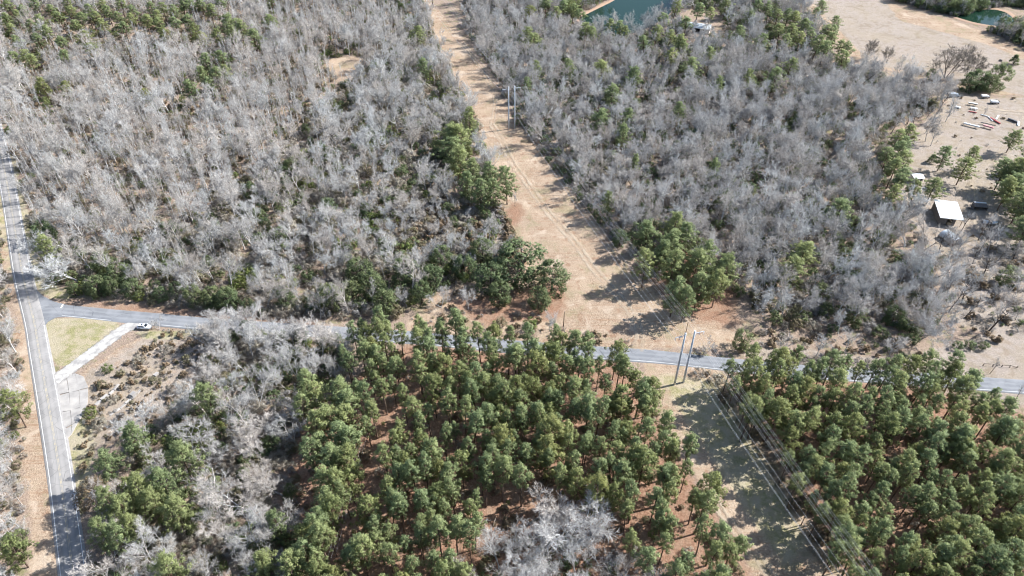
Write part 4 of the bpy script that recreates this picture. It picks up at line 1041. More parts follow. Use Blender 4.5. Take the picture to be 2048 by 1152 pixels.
# ---- undergrowth
ug = []
def under(cell, seed, poly, kinds, h0, h1, drop=.1, holes=(), road=2.9, clump=None):
    X, Y, px, py, r1, r2 = jitter(cell, seed, 1.0)
    ok = inpoly(px, py, poly) & (r1 >= drop) & ~inpoly(px, py, POND_P)
    for q in list(holes) + HOUSES: ok &= ~inpoly(px, py, q)
    ok &= (dist_line(X, Y, side_line) > road + .8) & (dist_line(X, Y, main_line) > road + 1.5)
    w = wave(X, Y, 2.2, clump or 0)
    if clump is not None: ok &= (w > -.1)
    for i in np.nonzero(ok)[0]:
        t = min(.999, max(0, .5 + .38 * w[i] + (r2[i] - .5) * .75)); kd = kinds[int(t * len(kinds))]
        h = h0 + (h1 - h0) * ((r1[i] * 17.3) % 1)
        ug.append((kd, int(r2[i] * 1000) % len(VAR[kd]), X[i], Y[i], -.12, r2[i] * 40, h / VAR[kd][0][0] * (.8 + .5 * ((r2[i] * 31) % 1)), h / VAR[kd][0][0]))
under(3.7, 41, SLENDER, ['brush_brown', 'brush_brown', 'grass_tuft', 'bush_olive', 'brush_grey', 'bush_olive', 'brush_brown', 'bush_dark'], 1.0, 2.4, .15)
under(3.3, 42, LEFT_WOODS, ['brush_brown', 'brush_grey', 'bush_olive', 'brush_brown', 'bush_olive', 'bush_dark', 'brush_brown', 'bush_green'], 1.6, 4.0, .10, [SLENDER])
under(3.6, 43, RIGHT_WOODS, ['brush_grey', 'bush_dark', 'brush_grey', 'bush_dark', 'brush_brown', 'bush_olive', 'bush_dark'], 1.5, 3.8, .15, [YARD])
under(2.9, 44, LEFT_EDGE, ['brush_brown', 'bush_olive', 'brush_grey', 'bush_green'], 1.0, 2.6, .2)
under(2.7, 45, SOUTH_LEFT, ['brush_brown', 'brush_grey', 'bush_olive', 'brush_brown', 'bush_dark', 'bush_dark', 'bush_green'], 1.4, 3.4, .12)
under(1.8, 46, BRUSHLOT, ['grass_tuft', 'bush_olive', 'grass_tuft', 'brush_brown', 'brush_grey', 'grass_tuft'], .4, 1.1, .3, [[(150, 750), (300, 660), (330, 665), (180, 770), (165, 850), (140, 850)]])
under(3.2, 47, BOTTOM, ['brush_grey', 'bush_dark', 'bush_olive', 'brush_brown'], 1.2, 3.0, .25)
under(4.2, 48, PLANT_C, ['brush_brown', 'brush_brown', 'grass_tuft', 'bush_olive', 'bush_green'], .5, 1.7, .35)
under(4.0, 49, PLANT_R, ['brush_brown', 'brush_brown', 'grass_tuft', 'bush_dark', 'bush_olive'], .5, 1.8, .35)
under(2.6, 50, [(1440, 700), (1500, 660), (1700, 672), (1850, 690), (1840, 740), (1600, 725)], ['brush_brown', 'grass_tuft', 'brush_grey', 'bush_dark'], .6, 1.8, .3)
under(2.0, 51, [(1395, 735), (1480, 750), (1560, 900), (1700, 1160), (1640, 1130), (1500, 880)], ['brush_brown', 'grass_tuft', 'brush_brown', 'bush_olive'], .5, 1.5, .35)
under(4.5, 53, YARD, ['brush_grey', 'grass_tuft'], .3, .9, .75)
under(3.0, 57, [(1870, 470), (2060, 500), (2080, 660), (1960, 690), (1895, 650)], ['brush_grey', 'grass_tuft', 'brush_grey', 'brush_brown', 'bush_dark'], .6, 2.2, .35)
under(2.6, 58, NORTH_OPEN, ['brush_brown', 'grass_tuft', 'brush_grey', 'bush_olive'], .4, 1.5, .55)
under(2.8, 54, [(1000, 175), (1060, 262), (1150, 372), (1262, 512), (1240, 500), (1130, 365), (1035, 250)], ['bush_dark', 'brush_grey', 'bush_dark'], 1.5, 3.5, .1)
under(4.2, 59, SLENDER, ['bush_olive', 'bush_olive', 'bush_green'], 1.6, 3.2, .55, (), 2.9, 1.1)
under(2.3, 60, BRUSHY, ['grass_tuft', 'brush_brown', 'grass_tuft', 'brush_grey', 'grass_tuft', 'bush_olive'], 1.0, 2.6, .15)
under(2.4, 55, FAR_R, ['bush_dark', 'brush_grey'], 2, 4, .1); under(2.4, 56, FAR_R2, ['bush_dark', 'brush_grey'], 2, 4, .1)
growth('undergrowth', 'brown and olive undergrowth beneath the trees', ['brush_brown', 'brush_grey', 'bush_olive', 'bush_green', 'bush_dark', 'grass_tuft'], ug)
# ================================================================== power line
msteel = mat('galvanised_steel', (0.50, 0.53, 0.56), 0.6, 0.4, 0.0); k = NB(msteel)
k.col(k.mix(k.noise(1.5, 3, vec=k.geo()), (0.40, 0.43, 0.47), (0.58, 0.61, 0.65)))
mwood = mat('pole_wood', (0.12, 0.08, 0.055), 0.9, 0.1); k = NB(mwood)
k.col(k.mix(k.noise(3, 3, vec=k.geo()), (0.07, 0.045, 0.032), (0.17, 0.12, 0.085)))
mins = mat('insulator', (0.32, 0.30, 0.30), 0.4, 0.5)
mwire = mat('aluminium_wire', (0.55, 0.56, 0.58), 0.6, 0.3, 0.0)
PA, PB, PC_ = (G(840, 18) + G(867, 17)) / 2, (G(1017, 258) + G(1029.5, 256)) / 2, (G(1348, 768) + G(1368, 764)) / 2
PD = PC_ + (PC_ - PB) * 0.62; P0 = PA + (PA - PB) * 0.8
def frame(prev, nxt):
    d = (nxt - prev).normalized(); return d, Vector((d.y, -d.x, 0))
ST_ = []   # structures: centre, lateral unit, half spread, height
for pc, pv, nx_, half, hh in ((P0, P0, PA, 4.2, 20), (PA, P0, PB, 4.2, 20), (PB, PA, PC_, 1.5, 21.5), (PC_, PB, PD, 1.5, 21.5), (PD, PC_, PD, 1.5, 21.5)):
    d, n = frame(pv, nx_ if nx_ != pc else pc + (pc - pv)); ST_.append((pc, d, n, half, hh))
def pole(base, h, d, n, side, m, r0, r1, label, grp=None, mast=0.0, arm=3.1):
    o = empty('transmission_pole', (base.x, base.y, -.2)); tag(o, label, 'power pole', grp)
    MB().tube([(0, 0, -.6), (0, 0, h * .33), (0, 0, h * .66), (0, 0, h)], [r0, r0 * .85 + r1 * .15, (r0 + r1) / 2, r1], 10).build('shaft', m, o, smooth=True)
    za = h - 0.9
    a, b = n * (side * -0.4), n * (side * arm)
    am = MB().tube([(a.x, a.y, za), (b.x, b.y, za)], .11, 6).tube([(0, 0, za - 1.1), (n.x * side * 1.6, n.y * side * 1.6, za - .08)], .05, 5).build('crossarm', m, o)
    for q in (0.1, 1.6, 3.05):
        if q > arm: continue
        c = n * (side * q)
        mb = MB()
        for s in range(5): mb.tube([(c.x, c.y, za - .18 - s * .2), (c.x, c.y, za - .28 - s * .2)], [.15, .07], 7)
        mb.build('insulator', mins, o)
    MB().tube([(0, 0, h - .02), (0, 0, h + .12)], [r1 * 1.5, r1 * 1.2], 8).build('cap', M['pole_cap'], o)
    if mast: MB().tube([(0, 0, h + .1), (0, 0, h + mast)], [.10, .05], 6).build('mast', mwood, o)
    return o
M['pole_cap'] = mat('pole_cap', (0.60, 0.62, 0.64), 0.5, .4)
for i, (mt_, l1, l2) in {1: (mwood, 'dark wooden pole, left of the pair at the far end of the strip', 'dark wooden pole, right of the pair at the far end of the strip'),
                         2: (msteel, 'grey steel pole, left of the pair halfway up the cleared strip', 'grey steel pole, right of the pair halfway up the cleared strip'),
                         3: (msteel, 'grey steel pole, left of the pair below the side road', 'grey steel pole, right of the pair below the side road')}.items():
    pc, d, n, half, hh = ST_[i]
    for sd_, lb in ((-1, l1), (1, l2)):
        pole(pc + n * (sd_ * half), hh, d, n, sd_, mt_, .34 if i > 1 else .26, .24 if i > 1 else .19, lb, None, 4.5 if (i == 3 and sd_ > 0) else 0)
# conductors: one object for each wire, sagging from structure to structure
def conductor(side, q, dz, r, label, twin=0.0):
    mb = MB(); pts = []
    for s in ((-1, 1) if twin else (0,)):
        line = []
        for (c0, d0, n0, h0, z0), (c1, d1, n1, h1, z1) in zip(ST_[:-1], ST_[1:]):
            a = c0 + n0 * (side * (h0 + q) + s * twin); b = c1 + n1 * (side * (h1 + q) + s * twin)
            a = Vector((a.x, a.y, z0 - 2.1 + dz)); b = Vector((b.x, b.y, z1 - 2.1 + dz)); L = (b - a).length; sag = L * .017
            for t in range(0, 20): 
                u = t / 20; p = a.lerp(b, u); p.z -= sag * 4 * u * (1 - u); line.append(p)
        line.append(b); mb.tube(line, r, 5, False)
    tag(mb.build('power_wire', mwire, smooth=True), label, 'power line')
for nm, (sd_, q, dz, r, tw) in {'outermost left': (-1, 3.05, 0, .016, .26), 'second from left': (-1, 1.6, 0, .016, .26), 'third from left': (-1, .1, 0, .016, .26)}.items():
    conductor(sd_, q, dz, r, f'twin overhead wires, {nm} of the power line', tw)
for nm, (sd_, q, dz, r) in {'third from right': (1, .1, 0, .018), 'second from right': (1, 1.6, 0, .015), 'outermost right': (1, 3.05, 0, .019)}.items():
    conductor(sd_, q, dz, r, f'single overhead wire, {nm} of the power line')
conductor(1, 4.2, 1.5, .012, 'thin high overhead wire at the far right side of the power line')
def wood_pole(px, py, h, label, arm=False):
    g = G(px, py); o = empty('utility_pole', (g.x, g.y, -.2)); tag(o, label, 'utility pole')
    MB().tube([(0, 0, -.4), (0, 0, h * .5), (0, 0, h)], [.16, .14, .11], 8).build('shaft', mwood, o, smooth=True)
    if arm: MB().box(-.9, .9, -.06, .06, h - .7, h - .55).build('crossarm', mwood, o)
    MB().tube([(0, 0, h), (0, 0, h + .25)], [.09, .05], 6).build('insulator', mins, o)
    return g
wood_pole(1127, 652, 6.5, 'small brown wooden pole in tan grass above the side road')
wood_pole(1845, 178, 8, 'brown wooden utility pole by the yard track', True); wood_pole(1814, 172, 7, 'brown wooden utility pole left of the yard track')
# thin local line in the gap through the plantation
mthin = mat('thin_wire', (0.55, 0.55, 0.56), 0.5, .4, .2)
ga, gb = G(745, 800, 8.0), G(630, 1230, 8.0)
dn = (gb - ga).normalized(); nn_ = Vector((dn.y, -dn.x, 0))
for q, nm in ((-.8, 'left'), (0, 'middle'), (.8, 'right')):
    pts = [ga.lerp(gb, t / 16) + nn_ * q - Vector((0, 0, .9 * 4 * t / 16 * (1 - t / 16))) for t in range(17)]
    tag(MB().tube(pts, .009, 4, False).build('service_wire', mthin, smooth=True), f'thin service wire over the plantation gap, {nm} of three', 'power line')

# ================================================================== parked car
def car(loc, rz):
    o = empty('parked_car', loc, rz); tag(o, 'white hatchback parked on the gravel beside the side road', 'car')
    mp_ = mat('car_paint_white', (0.80, 0.81, 0.82), 0.25, .5); mgl = mat('car_glass', (0.015, 0.018, 0.022), 0.08, .6)
    mty = mat('tyre_rubber', (0.02, 0.02, 0.02), 0.9, .1); mri = mat('rim_alloy', (0.45, 0.46, 0.48), 0.35, .5, .6)
    mpl = mat('car_trim', (0.03, 0.03, 0.032), 0.6, .3); mlh = mat('head_lamp', (0.75, 0.77, 0.80), 0.15, .6); mlt = mat('tail_lamp', (0.35, 0.02, 0.02), 0.25, .5)
    def loft(secs):
        """secs: list of (x, half width low, half width high, z low, z high)"""
        V = []; F = []
        for x, wl, wh, zl, zh in secs:
            V += [(x, -wl * .92, zl), (x, -wl, zl + .16), (x, -wl, zl + (zh - zl) * .62), (x, -wh, zh - .03), (x, -wh * .8, zh), (x, wh * .8, zh), (x, wh, zh - .03), (x, wl, zl + (zh - zl) * .62), (x, wl, zl + .16), (x, wl * .92, zl)]
        n = 10
        for i in range(len(secs) - 1):
            for j in range(n): F.append((i * n + j, i * n + (j + 1) % n, (i + 1) * n + (j + 1) % n, (i + 1) * n + j))
        F.append(tuple(range(n))); F.append(tuple((len(secs) - 1) * n + j for j in reversed(range(n))))
        return V, F
    V, F = loft([(-2.28, .70, .62, .42, .92), (-2.15, .84, .76, .28, 1.00), (-1.4, .90, .82, .22, 1.02), (0, .91, .84, .20, 1.00), (1.1, .90, .80, .22, .98), (1.75, .86, .72, .24, .86), (2.18, .76, .60, .30, .74), (2.30, .62, .50, .38, .64)])
    body = link('body', mesh_from('body', V, F, mp_, True), o)
    cab = MB().quadbox([(-2.05, -.78, .98), (1.05, -.80, .97), (1.05, .80, .97), (-2.05, .78, .98), (-1.62, -.60, 1.48), (.12, -.62, 1.50), (.12, .62, 1.50), (-1.62, .60, 1.48)])
    c = cab.build('cabin', mp_, o, bevel=.06)
    q = lambda pts, nm, m_: link(nm, mesh_from(nm, pts + [tuple(Vector(p) + Vector((0, 0, -.03))) for p in pts], [(0, 1, 2, 3), (7, 6, 5, 4), (0, 4, 5, 1), (1, 5, 6, 2), (2, 6, 7, 3), (3, 7, 4, 0)], m_), o)
    q([(1.00, -.68, 1.02), (1.00, .68, 1.02), (.22, .54, 1.475), (.22, -.54, 1.475)], 'windshield', mgl)
    q([(-2.00, .62, 1.05), (-2.00, -.62, 1.05), (-1.71, -.52, 1.45), (-1.71, .52, 1.45)], 'rear_window', mgl)
    q([(-.95, -.40, 1.515), (-.95, .40, 1.515), (-.35, .40, 1.52), (-.35, -.40, 1.52)], 'sunroof', mgl)
    for s in (-1, 1):
        for x0, x1, a0, a1 in ((-1.75, -.85, -1.50, -.85), (-.78, .78, -.78, .05)):
            pts = [(x0, s * .80, 1.05), (x1, s * .81, 1.05), (a1, s * .66, 1.42), (a0, s * .66, 1.42)]
            if s > 0: pts = pts[::-1]
            off = Vector((0, s * .02, 0)); pts = [tuple(Vector(p) + off) for p in pts]
            link('side_window', mesh_from('side_window', pts + [tuple(Vector(p) - Vector((0, s * .06, 0))) for p in pts], [(0, 1, 2, 3), (7, 6, 5, 4), (0, 4, 5, 1), (1, 5, 6, 2), (2, 6, 7, 3), (3, 7, 4, 0)], mgl), o)
        MB().box(.62, .80, s * .92 - .10, s * .92 + .10, 1.0, 1.13).build('wing_mirror', mp_, o, bevel=.02)
        MB().box(2.02, 2.26, s * .58 - .13, s * .58 + .13, .60, .72).build('headlight', mlh, o, bevel=.02)
        MB().box(-2.29, -2.14, s * .66 - .10, s * .66 + .10, .70, .94).build('tail_light', mlt, o, bevel=.02)
        for x in (-1.38, 1.36):
            w = MB().tube([(x, s * .70, .32), (x, s * .93, .32)], .33, 16).build('wheel', mty, o)
            MB().tube([(x, s * .925, .32), (x, s * .945, .32)], .20, 12).build('rim', mri, w)
    MB().box(2.20, 2.33, -.55, .55, .32, .44).build('front_bumper_grille', mpl, o, bevel=.02)
    MB().box(-2.33, -2.2, -.6, .6, .36, .46).build('rear_bumper', mpl, o, bevel=.02)
car((G(290, 656).x, G(290, 656).y, 0.0), R(-4))

# ================================================================== sheds in the yard and beyond
def metal_roof(name, c0, c1):
    m = mat(name, c1, .45, .4, .1); k = NB(m); k.col(k.mix(k.ss(k.noise(.35, 4, .6, vec=k.geo()), .35, .7), c0, c1)); return m
m_whiteroof = metal_roof('white_sheet_metal', (0.56, 0.60, 0.63), (0.76, 0.77, 0.77)); m_greyroof = metal_roof('weathered_sheet_metal', (0.36, 0.42, 0.48), (0.62, 0.66, 0.70))
m_board = mat('weathered_board', (0.16, 0.14, 0.125), .9, .1); k = NB(m_board); k.col(k.mix(k.noise(2, 3, vec=k.geo()), (0.09, 0.08, 0.075), (0.24, 0.215, 0.19)))
m_redb = mat('dark_red_board', (0.13, 0.05, 0.045), .9, .1); m_black = mat('dark_interior', (0.012, 0.011, 0.011), .95, .05)
m_trim = mat('pale_trim', (0.62, 0.60, 0.56), .7, .2); m_wood_new = mat('bare_timber', (0.36, 0.28, 0.19), .85, .1)
def plank_wall(o, x0, x1, y, h0, h1, m, skip=None, step=.9):
    """front wall of upright boards, each its own piece; boards stand a little uneven"""
    n = max(1, int(abs(x1 - x0) / step)); w = (x1 - x0) / n
    for i in range(n):
        a, b = x0 + i * w, x0 + (i + 1) * w - .03
        if skip and skip[0] < (a + b) / 2 < skip[1]: continue
        t = (i + .5) / n; top = h0 + (h1 - h0) * t; dy = random.uniform(-.02, .02)
        MB().box(a, b, y - .05 + dy, y + .05 + dy, 0, top).build('board', m, o)
# white roofed open shed
RL, RRt, RF = G(1880, 399, 3.9), G(1927, 404.5, 3.9), G(1880, 433, 3.3)
W_ = (RRt - RL).length; D_ = (RL - RF).length * .98
g = G(1880, 434, 3.3); ang = math.atan2((RRt - RL).y, (RRt - RL).x)
sh = empty('white_roofed_shed', (g.x, g.y, -.15), ang); tag(sh, 'open shed under a big white metal roof in the yard', 'shed')
n_pan = 8
for i in range(n_pan):
    a, b = i * W_ / n_pan, (i + 1) * W_ / n_pan - .03
    MB().quadbox([(a, -.4, 3.42), (b, -.4, 3.42), (b, D_, 4.02), (a, D_, 4.02), (a, -.4, 3.50), (b, -.4, 3.50), (b, D_, 4.10), (a, D_, 4.10)]).build('roof_panel', m_whiteroof, sh)
plank_wall(sh, .3, W_ * .70, .3, 3.3, 3.3, m_board, (W_ * .42, W_ * .62))
MB().box(.3, .4, .5, D_ - .5, 0, 3.4).build('left_wall', m_board, sh); MB().box(.3, W_ * .7, D_ - .6, D_ - .5, 0, 3.8).build('back_wall', m_board, sh)
MB().box(W_ * .7, W_ * .7 + .1, .3, D_ - .5, 0, 3.4).build('inner_wall', m_board, sh)
for y in (.3, D_ * .5, D_ - .4): MB().box(W_ - .4, W_ - .22, y - .09, y + .09, 0, 3.4 + .5 * y / D_).build('post', m_wood_new, sh)
MB().box(0, W_, -.36, -.28, 3.22, 3.41).build('fascia', m_trim, sh)
MB().box(W_ * .42, W_ * .62, .45, 1.2, .02, 1.1).build('stacked_boards', m_wood_new, sh)
# arched metal shed
g = G(1912, 490); ar = empty('arched_shed', (g.x, g.y, -.15), R(18)); tag(ar, 'small shed with rounded grey metal roof below the white roofed one', 'shed')
n = 10; Wd, Ld = 2.6, 6.5
for s in range(3):
    V, F = [], []
    y0, y1 = s * Ld / 3, (s + 1) * Ld / 3 - .04
    for r_ in (Wd, Wd + .06):
        for i in range(n + 1):
            t = math.pi * i / n; V += [(-math.cos(t) * r_, y0, math.sin(t) * r_ * .75 + 1.0), (-math.cos(t) * r_, y1, math.sin(t) * r_ * .75 + 1.0)]
    q = 2 * (n + 1)
    for i in range(n):
        a = 2 * i; F += [(a, a + 1, a + 3, a + 2), (q + a, q + a + 2, q + a + 3, q + a + 1), (a, a + 2, q + a + 2, q + a), (a + 1, q + a + 1, q + a + 3, a + 3)]
    link('roof_sheet', mesh_from('roof_sheet', V, F, m_greyroof), ar)
V = [(-Wd + .05, .1, 0)] + [(-math.cos(math.pi * i / n) * (Wd - .05), .1, math.sin(math.pi * i / n) * (Wd - .05) * .75 + 1.0) for i in range(n + 1)] + [(Wd - .05, .1, 0)]
V2 = V + [(x, .2, z) for x, y, z in V]; m_ = len(V)
link('front_wall', mesh_from('front_wall', V2, [tuple(range(m_)), tuple(reversed(range(m_, 2 * m_)))] + [(i, i + 1, m_ + i + 1, m_ + i) for i in range(m_ - 1)], m_redb), ar)
MB().box(-.9, .9, .02, .12, 0, 2.1).build('door', m_black, ar)
for s in (-1, 1): MB().box(s * Wd - .06, s * Wd + .06, .2, Ld, 0, 1.05).build('side_wall', m_board, ar)
# low dark shed with white roof strip
g = G(1946, 420); lo = empty('low_shed', (g.x, g.y, -.15), R(-10)); tag(lo, 'low dark lean-to with a white roof edge right of the white roofed shed', 'shed')
MB().box(0, 5.2, 2.6, 2.75, 0, 2.3).build('back_wall', m_board, lo); MB().box(0, .12, .2, 2.6, 0, 2.0).build('side_wall', m_board, lo); MB().box(5.1, 5.22, .2, 2.6, 0, 2.0).build('side_wall', m_board, lo)
for i in range(5): MB().quadbox([(i * 1.04, .0, 1.75), (i * 1.04 + 1.0, .0, 1.75), (i * 1.04 + 1.0, 2.2, 2.25), (i * 1.04, 2.2, 2.25), (i * 1.04, .0, 1.82), (i * 1.04 + 1.0, .0, 1.82), (i * 1.04 + 1.0, 2.2, 2.32), (i * 1.04, 2.2, 2.32)]).build('roof_panel', m_board, lo)
MB().box(.3, 5.0, 2.22, 2.95, 2.30, 2.42).build('ridge_sheet', m_whiteroof, lo); MB().box(-1.6, 0, .3, 1.7, .5, .62).build('work_bench', m_board, lo)
for x, y in ((-1.5, .4), (-1.5, 1.6)): MB().box(x - .05, x + .05, y - .05, y + .05, 0, .5).build('leg', m_board, lo)
# small white building behind the thin pine
g = G(1826, 366); wb = empty('white_hut', (g.x, g.y, -.15), R(8)); tag(wb, 'small hut with a bright white roof behind the yellowish pine', 'hut')
MB().box(0, 4.2, 0, 3.6, 0, 2.3).build('walls', m_trim, wb); MB().box(1.4, 2.3, -.06, .0, 0, 1.95).build('door', m_board, wb); MB().box(2.9, 3.7, -.05, 0, 1.0, 1.8).build('window', m_black, wb)
for y0, y1, z0, z1, nm in ((-.3, 1.8, 2.25, 3.0, 'roof_slope'), (1.8, 3.9, 3.0, 2.25, 'roof_slope')):
    MB().quadbox([(-.3, y0, z0), (4.5, y0, z0), (4.5, y1, z1), (-.3, y1, z1), (-.3, y0, z0 + .08), (4.5, y0, z0 + .08), (4.5, y1, z1 + .08), (-.3, y1, z1 + .08)]).build(nm, m_whiteroof, wb)
# barn by the pond
g = G(1372, 62); bn = empty('pond_barn', (g.x, g.y, -.15), R(-22)); tag(bn, 'white metal roofed barn half hidden by pines beside the pond', 'barn')
MB().box(0, 14, 0, 8, 0, 3.0).build('walls', m_trim, bn); MB().box(5, 8.4, -.08, 0, 0, 2.7).build('door', m_black, bn)
for x in (2.0, 10.5): MB().box(x, x + 1.1, -.06, 0, 1.2, 2.2).build('window', m_black, bn)
for i in range(10):
    a, b = -.4 + i * 1.48, -.4 + (i + 1) * 1.48 - .04
    for y0, y1, z0, z1 in ((-.5, 4, 2.9, 4.6), (4, 8.5, 4.6, 2.9)):
        MB().quadbox([(a, y0, z0), (b, y0, z0), (b, y1, z1), (a, y1, z1), (a, y0, z0 + .08), (b, y0, z0 + .08), (b, y1, z1 + .08), (a, y1, z1 + .08)]).build('roof_panel', m_whiteroof, bn)

# ================================================================== beams, boat and vehicles in the yard
m_red = mat('red_primer', (0.36, 0.085, 0.085), .7, .2); m_pink = mat('faded_red_primer', (0.52, 0.25, 0.27), .7, .2); m_lgrey = mat('pale_steel', (0.60, 0.63, 0.66), .5, .4, .2); m_dsteel = mat('dark_steel', (0.06, 0.065, 0.08), .6, .3, .2); m_wpaint = mat('white_gloss', (0.80, 0.80, 0.79), .35, .4)
def beam(a, b, z, w, h, m, label, trestles=True, name='steel_beam', cat='beam', legm=None, top=None):
    a, b = G(*a), G(*b); L = (b - a).length
    o = empty(name, (a.x, a.y, -.12), math.atan2((b - a).y, (b - a).x)); tag(o, label, cat)
    MB().box(0, L, -w / 2, w / 2, z, z + .08).build('lower_flange', m, o); MB().box(0, L, -w * .12, w * .12, z + .08, z + h - .08).build('web', m, o); MB().box(0, L, -w / 2, w / 2, z + h - .08, z + h).build('upper_flange', top or m, o)
    if trestles and z > .25:
        for t in (.2, .8):
            mb = MB()
            for s in (-1, 1): mb.quadbox([(L * t - .06, s * (w + .35) - .06, 0), (L * t + .06, s * (w + .35) - .06, 0), (L * t + .06, s * (w + .35) + .06, 0), (L * t - .06, s * (w + .35) + .06, 0), (L * t - .06, s * .3 - .06, z), (L * t + .06, s * .3 - .06, z), (L * t + .06, s * .3 + .06, z), (L * t - .06, s * .3 + .06, z)])
            mb.box(L * t - .08, L * t + .08, -w - .3, w + .3, z - .10, z - .002).build('trestle', legm or m_dsteel, o)
    return o
beam((1926, 249), (1958, 257), .7, .9, .5, m_lgrey, 'long pale grey beam on trestles, nearest the woods')
beam((1965, 253), (1986, 259), .7, .9, .5, m_pink, 'faded red beam on trestles, middle of the yard')
beam((1960, 247), (1990, 254), .7, .3, .3, m_dsteel, 'thin dark rail lying behind the faded red beam')
beam((1980, 236), (2000, 248), .15, .7, .45, m_red, 'dark red beam lying on the sand', False)
beam((1961, 229), (1977, 234), .12, .4, .3, m_lgrey, 'short pale rail lying left of the dark red beam', False)
beam((1977, 234), (1985, 242), .12, .5, .25, m_wpaint, 'white plank lying across the end of the dark red beam', False, 'plank', 'plank')
beam((1992, 239), (1997, 231), .12, .7, .2, m_wpaint, 'white plank lying above the dark red beam', False, 'plank', 'plank')
beam((2015, 239), (2033, 246), .3, .9, .7, m_dsteel, 'dark heavy beam at the right of the yard')
beam((2036, 252), (2037, 244), .12, .9, .5, m_wpaint, 'white box section standing beside the dark heavy beam', False)
beam((1935, 209), (1953, 212), .9, .9, .5, m_dsteel, 'dark beam with white top on high trestles beside the yard track', top=m_wpaint)
beam((1940, 217), (1954, 220), .6, 1.3, .3, m_lgrey, 'pale bluish frame on trestles below the white topped beam', legm=m_wpaint)
beam((1937, 223), (1953, 226), .15, .5, .35, m_red, 'red rail lying below the pale bluish frame', False)
beam((1911, 214), (1920, 217), .25, 1.6, .5, m_lgrey, 'pale grey steel pile seen through bare twigs at the yard edge', False)
# boat
g = G(1964, 447); bt = empty('motor_boat', (g.x, g.y, -.1), R(-12)); tag(bt, 'white motorboat on a trailer right of the sheds', 'boat')
V, F = [], []
for x, w, zk, zg in ((0, 1.0, .55, 1.25), (1.5, 1.1, .5, 1.25), (3.2, 1.05, .5, 1.3), (4.4, .7, .6, 1.42), (5.3, .06, 1.0, 1.55)):
    V += [(x, -w, zg), (x, -w * .75, zk + .2), (x, 0, zk), (x, w * .75, zk + .2), (x, w, zg), (x, w * .85, zg + .05), (x, 0, zg + .02 if x > 3 else zg - .45), (x, -w * .85, zg + .05)]
for i in range(4):
    for j in range(8): F.append((i * 8 + j, i * 8 + (j + 1) % 8, (i + 1) * 8 + (j + 1) % 8, (i + 1) * 8 + j))
F.append(tuple(range(8))); F.append(tuple(32 + j for j in reversed(range(8))))
link('hull', mesh_from('hull', V, F, m_wpaint), bt)
MB().quadbox([(2.5, -.85, 1.30), (3.1, -.8, 1.32), (3.1, .8, 1.32), (2.5, .85, 1.30), (2.4, -.7, 1.75), (2.5, -.68, 1.75), (2.5, .68, 1.75), (2.4, .7, 1.75)]).build('windscreen', m_black, bt)
MB().box(.9, 1.3, -.7, .7, .9, 1.30).build('seat', m_trim, bt); MB().box(-.4, .0, -.2, .2, .6, 1.55).build('outboard_motor', m_dsteel, bt)
MB().box(-.2, 4.2, -.75, -.65, .38, .48).box(-.2, 4.2, .65, .75, .38, .48).box(4.2, 5.8, -.05, .05, .38, .48).box(.2, .3, -.75, .75, .48, .56).box(3.9, 4.2, -.75, .75, .38, .48).build('trailer_frame', m_dsteel, bt)
for s in (-1, 1): MB().tube([(1.3, s * .85, .28), (1.3, s * 1.05, .28)], .3, 12).build('wheel', m_black, bt)
def van(px, py, rz, L, h, m, label, cat='truck', name='parked_truck'):
    g = G(px, py); o = empty(name, (g.x, g.y, -.1), R(rz)); tag(o, label, cat)
    MB().box(0, L * .62, -.95, .95, .7, h).build('cargo_box', m, o, bevel=.05)
    MB().quadbox([(L * .64, -.9, .5), (L, -.85, .5), (L, .85, .5), (L * .64, .9, .5), (L * .64, -.8, h * .85), (L * .80, -.72, h * .85), (L * .80, .72, h * .85), (L * .64, .8, h * .85)]).build('cab', m, o, bevel=.05)
    MB().quadbox([(L * .985, -.7, 1.02), (L * .99, .7, 1.02), (L * .83, .62, h * .83), (L * .82, -.62, h * .83), (L * .995, -.7, 1.05), (L, .7, 1.05), (L * .84, .62, h * .86), (L * .83, -.62, h * .86)]).build('windshield', m_black, o)
    MB().box(.1, L * .95, -.5, .5, .42, .62).build('chassis', m_dsteel, o)
    for s in (-1, 1):
        for x in (L * .18, L * .82): MB().tube([(x, s * .78, .36), (x, s * .98, .36)], .36, 12).build('wheel', m_black, o)
van(1897, 194, 6, 5.6, 2.2, m_greyroof, 'bluish grey box truck parked below the evergreens at the yard track')
van(1962, 195, 2, 4.4, 1.5, m_wpaint, 'white pickup parked among the evergreens beside the track', 'pickup', 'parked_pickup')
van(1980, 206, -4, 4.4, 1.5, m_lgrey, 'grey pickup parked in tree shade on the yard track', 'pickup', 'parked_pickup')
g = G(2001, 122); tag(MB().quadbox([(g.x - 1, g.y - .7, -.1), (g.x + 1, g.y - .7, -.1), (g.x + 1.1, g.y + .7, -.1), (g.x - 1.1, g.y + .7, -.1), (g.x - .5, g.y - .4, 1.0), (g.x + .6, g.y - .4, .8), (g.x + .4, g.y + .4, .9), (g.x - .6, g.y + .4, 1.1)]).build('dark_stump', m_board, bevel=.15), 'dark stump beside the cone shaped cedar in the far field', 'stump')

